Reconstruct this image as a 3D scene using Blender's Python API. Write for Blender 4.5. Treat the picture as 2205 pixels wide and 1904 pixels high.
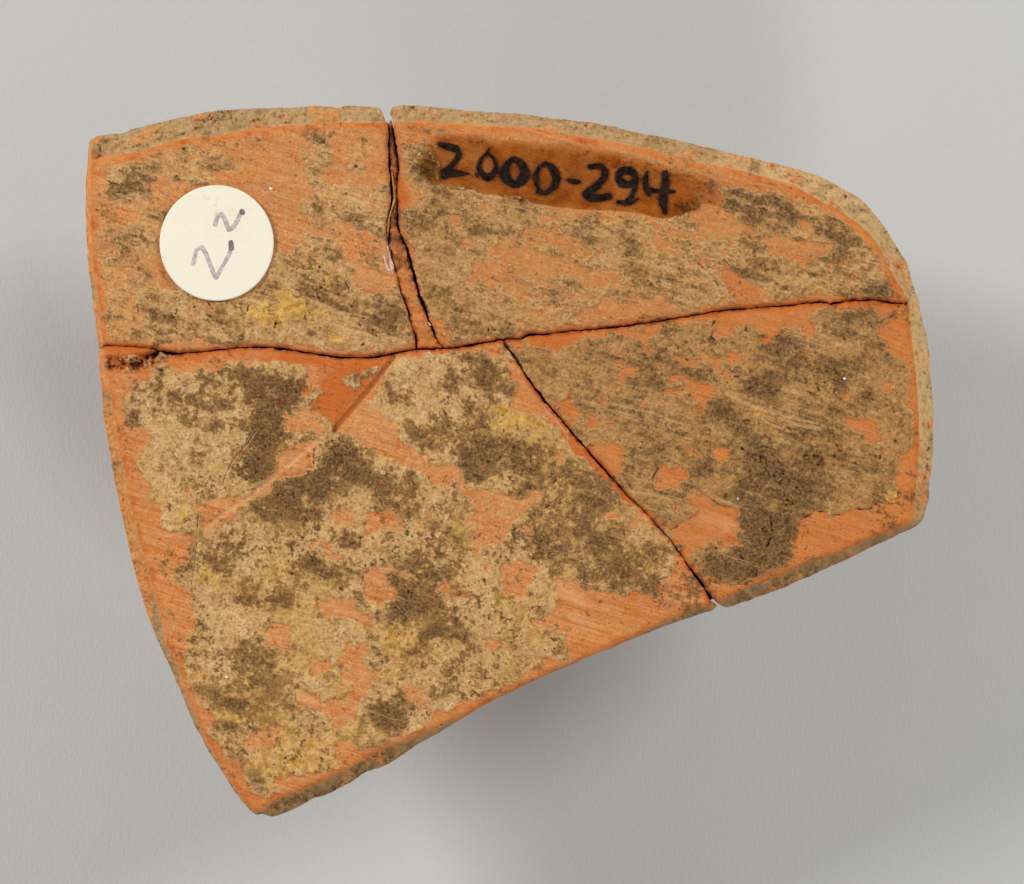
import bpy, math
import numpy as np
from mathutils import Vector

# ---------------------------------------------------------------- camera, world, lamps, exposure
S = 6.0e-5                       # metres per unit of the drawing grid (the sherd is about 11 cm wide)
CX, CY = 1102.5, 952.0           # centre of the drawing grid
CAMH = 0.60                      # camera height above the sherd's face
TABLE = -0.034                   # paper sweep lies this far below the sherd's face

scene = bpy.context.scene
for o in list(bpy.data.objects):
    bpy.data.objects.remove(o)
COL = scene.collection

cam_d = bpy.data.cameras.new("camera")
cam = bpy.data.objects.new("camera", cam_d)
COL.objects.link(cam)
cam.location = (0, 0, CAMH)
cam_d.sensor_width = 36.0
cam_d.lens = 36.0 * CAMH / (2205 * S)
cam_d.clip_start = 0.01
cam_d.clip_end = 20.0
scene.camera = cam

world = bpy.data.worlds.new("World")
scene.world = world
world.use_nodes = True
world.node_tree.nodes["Background"].inputs[0].default_value = (0.93, 0.97, 1.06, 1)
world.node_tree.nodes["Background"].inputs[1].default_value = 0.075

def area(name, loc, target, size, power, color=(1, 0.975, 0.925)):
    d = bpy.data.lights.new(name, 'AREA')
    d.shape = 'DISK'
    d.size = size
    d.energy = power
    d.color = color
    o = bpy.data.objects.new(name, d)
    o.location = loc
    o.rotation_euler = (Vector(target) - Vector(loc)).to_track_quat('-Z', 'Y').to_euler()
    COL.objects.link(o)
    return o

# copy-stand lamps: two strong ones from the far side, two weaker from the near side
area("lamp_upper_left",  (-0.60, 0.34, 0.38), (0, 0, 0), 0.20, 4.95)
area("lamp_upper_right", (0.57, 0.34, 0.38), (0, 0, 0), 0.22, 3.6)
area("lamp_near_right",  (0.24, -0.52, 0.34), (0, 0, 0), 0.16, 1.35)
area("lamp_near_left",  (-0.48, -0.48, 0.30), (0, 0, 0), 0.18, 0.95)

scene.view_settings.view_transform = 'Standard'
scene.view_settings.look = 'None'
scene.view_settings.exposure = 0.0
scene.view_settings.gamma = 1.0
scene.cycles.max_bounces = 6
scene.cycles.transparent_max_bounces = 8

# ---------------------------------------------------------------- tracing helpers
TL = {'A': (150, 200), 'B': (600, 200), 'C': (1050, 200), 'D': (1500, 250), 'E': (150, 600),
      'F': (600, 600), 'G': (1050, 600), 'H': (1500, 600), 'I': (200, 950), 'J': (650, 950),
      'K': (1100, 950), 'M': (1500, 950), 'N': (350, 1340), 'Q': (800, 1200), '0': (0, 0)}
ZS = 3.767

def P(t, pts):
    k = 1.0 if t == '0' else ZS
    x0, y0 = TL[t]
    return [(x0 + x / k, y0 + y / k) for x, y in pts]

G = 2.0                                             # grid step
X0, X1, Y0, Y1 = 160.0, 2040.0, 204.0, 1784.0
gx = np.arange(X0, X1 + G, G)
gy = np.arange(Y0, Y1 + G, G)
W, Hn = len(gx), len(gy)
XX, YY = np.meshgrid(gx, gy)

def vnoise(x, y, s, seed):
    rng = np.random.RandomState(seed)
    n = 256
    t = rng.rand(n, n).astype(np.float64)
    u, v = x / s, y / s
    iu, iv = np.floor(u).astype(np.int64), np.floor(v).astype(np.int64)
    fu, fv = u - iu, v - iv
    fu = fu * fu * (3 - 2 * fu)
    fv = fv * fv * (3 - 2 * fv)
    a, b = t[iv % n, iu % n], t[iv % n, (iu + 1) % n]
    c, d = t[(iv + 1) % n, iu % n], t[(iv + 1) % n, (iu + 1) % n]
    return (a * (1 - fu) + b * fu) * (1 - fv) + (c * (1 - fu) + d * fu) * fv

def fbm(x, y, s, seed, octv=4, gain=0.55):
    out, amp, tot = 0, 1.0, 0
    for k in range(octv):
        a = 0.6 + k * 0.9
        xr, yr = x * math.cos(a) - y * math.sin(a), x * math.sin(a) + y * math.cos(a)
        out = out + amp * vnoise(xr, yr, s, seed + k * 17)
        tot += amp
        amp *= gain
        s /= 2.03
    return (out / tot - 0.5) * 2

def gauss(a, sig):
    r = max(1, int(sig * 3))
    k = np.exp(-0.5 * (np.arange(-r, r + 1) / sig) ** 2)
    k /= k.sum()
    p = np.pad(a, ((r, r), (0, 0)), mode='edge')
    a = sum(k[i] * p[i:i + a.shape[0]] for i in range(2 * r + 1))
    p = np.pad(a, ((0, 0), (r, r)), mode='edge')
    return sum(k[i] * p[:, i:i + a.shape[1]] for i in range(2 * r + 1))

def raster(poly, xs=gx, ys=gy):
    out = np.zeros((len(ys), len(xs)), dtype=bool)
    p = np.array(poly)
    q = np.roll(p, -1, axis=0)
    j0 = max(0, np.searchsorted(ys, p[:, 1].min()))
    j1 = min(len(ys), np.searchsorted(ys, p[:, 1].max()))
    for j in range(j0, j1):
        y = ys[j]
        m = (p[:, 1] <= y) != (q[:, 1] <= y)
        if not m.any():
            continue
        a, b = p[m], q[m]
        cr = np.sort(a[:, 0] + (y - a[:, 1]) / (b[:, 1] - a[:, 1]) * (b[:, 0] - a[:, 0]))
        out[j] = (np.searchsorted(cr, xs) % 2) == 1
    return out

def polydist(pts, closed, R, attr=None, xs=gx, ys=gy):
    """distance to a polyline within R, vector to the nearest point, interpolated attribute"""
    D = np.full((len(ys), len(xs)), float(R))
    NX, NY, A = np.zeros_like(D), np.zeros_like(D), np.zeros_like(D)
    n = len(pts)
    for i in range(n if closed else n - 1):
        ax, ay = pts[i]
        bx, by = pts[(i + 1) % n]
        i0, i1 = np.searchsorted(xs, min(ax, bx) - R), np.searchsorted(xs, max(ax, bx) + R)
        j0, j1 = np.searchsorted(ys, min(ay, by) - R), np.searchsorted(ys, max(ay, by) + R)
        if i1 <= i0 or j1 <= j0:
            continue
        x, y = xs[None, i0:i1], ys[j0:j1, None]
        L2 = (bx - ax) ** 2 + (by - ay) ** 2 + 1e-9
        t = np.clip(((x - ax) * (bx - ax) + (y - ay) * (by - ay)) / L2, 0, 1)
        dx, dy = ax + t * (bx - ax) - x, ay + t * (by - ay) - y
        d = np.sqrt(dx * dx + dy * dy)
        sl = (slice(j0, j1), slice(i0, i1))
        m = d < D[sl]
        D[sl] = np.where(m, d, D[sl])
        NX[sl] = np.where(m, dx, NX[sl])
        NY[sl] = np.where(m, dy, NY[sl])
        if attr is not None:
            A[sl] = np.where(m, attr[i] + t * (attr[(i + 1) % n] - attr[i]), A[sl])
    return D, NX, NY, A

def rough(pts, closed, step, amp, seed, attr=None):
    """catmull-rom resample with fractal sideways jitter, like a broken or cut edge"""
    p = np.array(pts, dtype=float)
    n = len(p)
    out, at = [], []
    rng = range(n if closed else n - 1)
    for i in rng:
        if closed:
            p0, p1, p2, p3 = p[i - 1], p[i], p[(i + 1) % n], p[(i + 2) % n]
        else:
            p0, p1, p2, p3 = p[max(i - 1, 0)], p[i], p[i + 1], p[min(i + 2, n - 1)]
        L = np.hypot(*(p2 - p1))
        m = max(1, int(round(L / step)))
        for k in range(m):
            t = k / m
            t2 = t * t
            c = 0.5 * ((2 * p1) + (p2 - p0) * t + (2 * p0 - 5 * p1 + 4 * p2 - p3) * t2 + (3 * p1 - 3 * p2 + p3 - p0) * t2 * t)
            lin = p1 + (p2 - p1) * t
            out.append(0.5 * c + 0.5 * lin)
            if attr is not None:
                at.append(attr[i] + t * (attr[(i + 1) % n] - attr[i]))
    if not closed:
        out.append(p[-1])
        if attr is not None:
            at.append(attr[-1])
    out = np.array(out)
    s = np.arange(len(out)) * step
    out[:, 0] += amp * fbm(s, s * 0 + 3.3, 22, seed, 4, 0.7)
    out[:, 1] += amp * fbm(s, s * 0 + 9.1, 22, seed + 50, 4, 0.7)
    return [tuple(q) for q in out], at

# ---------------------------------------------------------------- outlines traced from the object
outer = [(191,311),(195,304),(212,293),(240,289),(267,286),(293,276),(346,264),(389,253),(415,249),(447,241),(495,237),(532,235),
 (575,234),(614,232),(654,230),(680,228),(706,229),(727,233),(751,228),(786,230),(817,232),(823,242),(828,256),(833,265),
 (839,264),(840,242),(844,232),(856,227),(892,227),(950,232),(985,236),(1050,241),(1104,244),(1169,252),(1276,264),
 (1315,272),(1369,285),(1435,297),(1501,312),(1580,332),(1633,343),(1686,356),(1739,371),(1776,385),(1819,409),(1856,431),
 (1882,460),(1909,494),(1930,531),(1951,563),(1959,588),(1967,615),(1976,642),(1983,680),(1994,719),(2000,759),(2004,812),
 (2010,865),(2009,919),(2007.5,990),(2003,1030),(1999,1077),(1991,1109),(1985,1124),(1967,1136),(1898,1168),(1819,1207),
 (1765,1231),(1686,1266),(1606,1295),(1564,1308),(1553,1304),(1548,1301),(1545,1304),(1535,1314),(1514,1320),(1472,1335),
 (1432,1348),(1392,1364),(1352,1381),(1310,1399),(1291,1404),(1238,1428),(1172,1456),(1119,1481),(1065,1507),(1026,1529),
 (986,1552),(933,1584),(893,1607),(860,1630),(827,1649),(785,1664),(748,1688),(708,1709),(674,1720),(637,1741),(605,1754),
 (589,1758),(573,1755),(564,1751),(552,1754),(541,1746),(523,1728),(491,1682),(464,1640),(438,1597),(403,1526),(377,1459),
 (350,1404),(319,1327),(301,1269),(280,1189),(264,1115),(248,1040),(235,966),(224,900),(219,839),(214,786),(210,733),
 (202,661),(194,600),(189,560),(185,465),(185,412),(189,340)]
inner = [(198,322),(203,343),(235,340),(269,335),(336,317),(402,298),(469,293),(522,282),(575,274),(654,270),(706,266),(826,264),
 (836,268),(847,266),(919,262),(998,269),(1078,274),(1147,276),(1236,293),(1315,306),(1395,322),(1475,346),(1528,357),
 (1580,366),(1659,385),(1712,402),(1765,433),(1819,462),(1872,505),(1898,547),(1925,598),(1951,645),(1957,668),(1962,733),
 (1971,799),(1976,865),(1979,932),(1976,998),(1971,1056),(1966,1118),(1955,1130),(1925,1138),(1872,1160),(1819,1184),
 (1765,1202),(1712,1223),(1659,1245),(1606,1266),(1566,1287),(1548,1298),(1538,1300),(1485,1316),(1445,1333),(1419,1346),
 (1365,1371),(1310,1396),(1238,1425),(1172,1453),(1119,1478),(1065,1504),(1026,1525),(986,1545),(933,1570),(880,1594),
 (841,1607),(788,1633),(735,1664),(669,1693),(615,1714),(581,1733),(562,1747),(548,1748),(520,1715),(494,1678),(467,1634),
 (441,1588),(416,1526),(395,1467),(374,1406),(359,1388),(349,1335),(333,1282),(317,1215),(293,1136),(280,1069),(265,1000),
 (254,930),(243,870),(230,800),(221,733),(214,666),(207,613),(198,545),(195,439),(195,360)]

c1 = [(834,255),(836,264),(837,290),(836,317),(838,359),(842,386),(843,426),(838,452),(835,481),(835,519),(841,548),(847,572),
      (858,602),(865,632),(877,666),(883,696),(893,719),(896,735),(897,753)]
w1 = [1.2,1,.8,1.2,1.8,2.2,2.0,.8,.5,.4,.4,.4,.6,1.2,1.6,1.5,1.6,1.7,1.7]
c2 = [(842,252),(845.5,266),(848,290),(851,311),(859,359),(856,399),(857,452),(856,481),(865,508),(877,534),(885,566),(892,593),
      (899,619),(907,645),(914,665),(921,685),(932,711),(942,735),(956,750)]
w2 = [3.0,2.2,2.2,1.6,.5,.5,.7,2.4,3.4,2.6,2.2,2.6,2.4,3.0,2.8,2.2,1.6,1.2,1.6]
c3 = [(190,764),(208,757),(221,748),(230,743),(277,746),(320,749),(352,757),(376,762),(415,759),(469,754),(522,749),(575,748),
      (607,751),(654,759),(706,767),(759,771),(812,769),(852,761),(897,753),(958,751),(998,746),(1051,737),(1078,732),
      (1116,730),(1140,722),(1183,719),(1215,714),(1262,710),(1315,706),(1369,698),(1422,692),(1475,682),(1528,673),
      (1580,667),(1606,665),(1659,660.5),(1712,657),(1765,650),(1789,655),(1824,649),(1872,646),(1914,651),(1949,653),
      (1955,646),(1959,636)]
w3 = [.5,.5,.6,.9,.6,.6,1.2,2.0,1.1,1.1,1.4,1.8,2.2,1.8,1.8,1.8,1.6,1.5,1.4,1.6,1.9,2.2,2.4,1.6,1.8,1.3,1.5,1.4,1.5,1.2,1.1,1.3,1.5,
      1.5,1.4,1.3,1.3,1.5,2.0,1.4,1.2,1.4,1.2,.4,.3]
c4 = [(1083,735),(1092,749),(1114,775),(1130,804),(1148,831),(1175,865),(1199,892),(1223,921),(1244,945),(1262,966),(1289,998),
      (1315,1025),(1328,1040),(1352,1069),(1371,1085),(1397,1109),(1419,1136),(1445,1165),(1472,1202),(1493,1234),(1514,1263),
      (1530,1287),(1547,1303),(1556,1312)]
w4 = [.7,1.2,1.9,1.7,2.1,2.1,2.0,2.2,2.4,2.3,2.5,2.2,1.6,.8,.5,.4,.9,1.0,1.1,2.2,3.6,3.8,3.4,3.6]

outer_r, _ = rough(outer, True, 5, 2.6, 11)
inner_r, _ = rough(inner, True, 8, 2.2, 12)
c1r, w1r = rough(c1, False, 4, 2.6, 21, w1)
c2r, w2r = rough(c2, False, 4, 2.4, 22, w2)
c3r, w3r = rough(c3, False, 4, 3.0, 23, w3)
c4r, w4r = rough(c4, False, 4, 2.6, 24, w4)

inL = raster(outer_r)
inU = raster(inner_r)
RL = 80
dL, lx, ly, _ = polydist(outer_r, True, RL)
dU, _, _, _ = polydist(inner_r, True, RL)
cracks = []
for cr, wr in ((c1r, w1r), (c2r, w2r), (c3r, w3r), (c4r, w4r)):
    D, nx, ny, A = polydist(cr, False, 50, wr)
    cracks.append((D, nx, ny, A * (1 + 1.3 * fbm(XX, YY, 16, 31, 3, 0.7))))

# fragment labels
above = raster(c3r + [(2100, 500), (2100, 100), (100, 100), (100, 764)])
leftc1 = raster(c1r + [(897, 900), (100, 900), (100, 100), (834, 100)])
leftc2 = raster(c2r + [(956, 900), (100, 900), (100, 100), (842, 100)])
leftc4 = raster([(1083, 500)] + c4r + [(1556, 1900), (100, 1900), (100, 500)])
lab = np.zeros((Hn, W), dtype=int)
lab[above & leftc1] = 1
lab[above & leftc2 & ~leftc1] = 2
lab[above & ~leftc2] = 3
lab[~above & leftc4] = 4
lab[~above & ~leftc4] = 5
# clearance from every edge, with the vector to that edge
clear = np.where(inL, dL, -dL)
vx, vy, off = lx.copy(), ly.copy(), np.zeros_like(dL)
for k, (D, nx, ny, A) in enumerate(cracks):
    # a crack only bounds the fragments on its own sides
    rel = {0: (lab == 1) | (lab == 2), 1: (lab == 2) | (lab == 3), 2: lab > 0, 3: (lab == 4) | (lab == 5)}[k]
    c = D - np.maximum(A, 0.25)
    m = rel & (c < clear)
    clear = np.where(m, c, clear)
    vx = np.where(m, nx, vx)
    vy = np.where(m, ny, vy)
    off = np.where(m, np.maximum(A, 0.25), off)
crk = np.full_like(dL, 50.0)
for (D, nx, ny, A) in cracks:
    crk = np.minimum(crk, D - A)
for k in (0, 1, 2, 3):
    pass
# ---------------------------------------------------------------- crust, soot and bare clay: traced coverage
# T tan crust, O bare clay windows, D dark deposit, Y ochre flakes, V glue stain, W pale / white
T_ = [
 ('A',.62,[(430,560),(750,480),(1100,430),(1250,500),(1420,560),(1380,620),(1200,600),(1150,720),(1000,740),(860,700),(640,640)]),
 ('A',.8,[(330,600),(480,570),(640,640),(760,720),(600,740),(640,830),(560,900),(420,930),(300,860),(260,790),(300,700)]),
 ('A',.7,[(430,1100),(600,1000),(700,1060),(730,1150),(720,1330),(560,1290),(440,1230)]),
 ('A',.6,[(560,920),(760,900),(820,940),(760,1100),(600,1050)]),
 ('A',.45,[(230,1000),(420,1100),(480,1300),(700,1400),(600,1690),(260,1500)]),
 ('B',.75,[(180,530),(300,470),(420,520),(330,680),(420,740),(700,780),(900,700),(900,1100),(860,1180),(760,1160),(640,1080),(600,1000),(520,1000),(500,900),(420,850),(300,830),(240,700)]),
 ('B',.8,[(260,380),(300,310),(440,470),(400,520),(300,480)]),
 ('B',.7,[(130,850),(400,830),(520,960),(470,1100),(300,1080),(130,1000)]),
 ('B',.5,[(560,380),(700,390),(720,640),(560,640)]),
 ('B',.75,[(190,1130),(470,1170),(480,1260),(640,1440),(520,1520),(400,1430),(260,1320),(110,1300)]),
 ('E',.95,[(520,120),(700,60),(900,60),(1100,190),(1500,120),(1700,-60),(2070,-150),(2070,560),(1900,520),(1600,500),(1200,500),(1000,470),(760,530),(520,500),(480,440),(620,380),(560,260)]),
 ('E',.45,[(280,50),(520,120),(560,400),(500,500),(320,500),(260,300)]),
 ('F',1,[(-100,-200),(400,-120),(560,0),(700,130),(840,190),(900,150),(900,60),(960,60),(1000,150),(1040,260),(1050,420),(1040,540),(800,570),(480,570),(300,560),(240,470),(160,400),(-100,420)]),
 ('B',.8,[(760,1300),(840,1290),(850,1460),(780,1470),(740,1400)]),
 ('B',.97,[(990,420),(1250,400),(1300,740),(1700,810),(2070,900),(2070,1090),(1900,1150),(1700,1220),(1600,1350),(1500,1500),(1700,1690),(1170,1690),(1120,1480),(1060,1200),(1000,960),(1140,900),(1120,820),(1060,740)]),
 ('F',.92,[(1150,-20),(1560,-20),(1650,100),(1800,200),(1900,330),(2070,400),(1700,500),(1400,510),(1390,430),(1430,370),(1260,330),(1190,200)]),
 ('C',.9,[(820,1060),(1150,1040),(1340,1100),(1400,1380),(1550,1440),(1700,1380),(1800,1530),(1950,1550),(1880,1680),(1600,1690),(1400,1620),(1200,1560),(900,1400),(800,1250)]),
 ('G',.9,[(1200,-60),(1800,-60),(1900,60),(1760,200),(1600,250),(1500,150),(1350,110)]),
 ('C',.56,[(-200,900),(600,950),(1500,1020),(2100,960),(2100,1690),(-600,1690),(-300,1300)]),
 ('G',.56,[(-500,-100),(2100,-100),(1600,260),(900,390),(300,420),(-200,500)]),
 ('D',.58,[(-100,760),(600,800),(1200,1000),(1550,1400),(600,1500),(-100,1600)]),
 ('D',.88,[(200,560),(400,560),(960,700),(1260,900),(1480,1150),(1620,1450),(1500,1490),(1150,1440),(850,1480),(560,1450),(380,1300),(340,1100),(340,850),(200,740)]),
 ('H',.9,[(-100,330),(300,380),(500,300),(1000,230),(1650,240),(1560,330),(1700,520),(1720,640),(1710,950),(1760,1200),(1750,1370),(1650,1400),(1660,1500),(1620,1700),(-100,1700)]),
 ('G',.93,[(120,560),(300,480),(500,560),(800,440),(1400,380),(2100,300),(2100,1700),(1080,1700),(470,960)]),
 ('M',.97,[(-200,0),(1650,60),(1640,250),(1600,380),(1640,440),(1600,500),(1500,530),(1430,490),(1400,545),(1250,560),(1200,600),(1090,600),(1000,560),(930,580),(830,640),(820,730),(770,770),(800,900),(720,1000),(560,1080),(400,1180),(180,1170),(60,1060),(20,1010),(-60,960),(-300,700)]),
 ('K',.93,[(600,40),(1600,0),(1650,1000),(1640,1150),(1550,1060),(1480,900),(1100,560),(850,300)]),
 # big lower-left fragment
 ('0',.97,[(277,839),(322,817),(336,786),(357,782),(378,803),(442,803),(479,795),(495,780),(628,781),(655,790),(650,850),(705,830),(722,815),(800,790),(845,778),(892,770),
      (972,758),(1075,756),(1090,770),(1104,812),(1150,880),(1250,980),(1310,1040),(1360,1085),(1397,1130),(1440,1170),(1458,1205),(1446,1237),(1418,1247),(1422,1284),(1413,1288),(1380,1279),
      (1334,1280),(1305,1277),(1258,1266),(1235,1250),(1193,1242),(1193,1280),(1198,1300),(1190,1319),(1180,1325),(1170,1335),(1190,1345),(1208,1357),(1224,1396),(1228,1418),(1172,1420),(1150,1435),
      (1125,1437),(1118,1461),(1090,1475),(1040,1493),(1034,1505),(984,1510),(980,1530),(926,1520),(906,1524),(938,1543),(938,1555),(896,1576),(860,1587),(830,1594),
      (785,1620),(755,1612),(722,1590),(722,1608),(733,1640),(694,1670),(620,1667),(583,1680),(590,1714),(560,1716),(540,1700),(510,1665),(530,1640),
      (486,1630),(460,1595),(445,1575),(467,1562),(460,1525),(418,1505),(404,1470),(400,1390),(432,1340),(410,1305),(410,1270),(370,1240),(416,1200),(420,1150),
      (350,1138),(345,1085),(325,1070),(300,1000),(320,960),(315,925),(275,920),(267,880)]),
]
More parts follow.
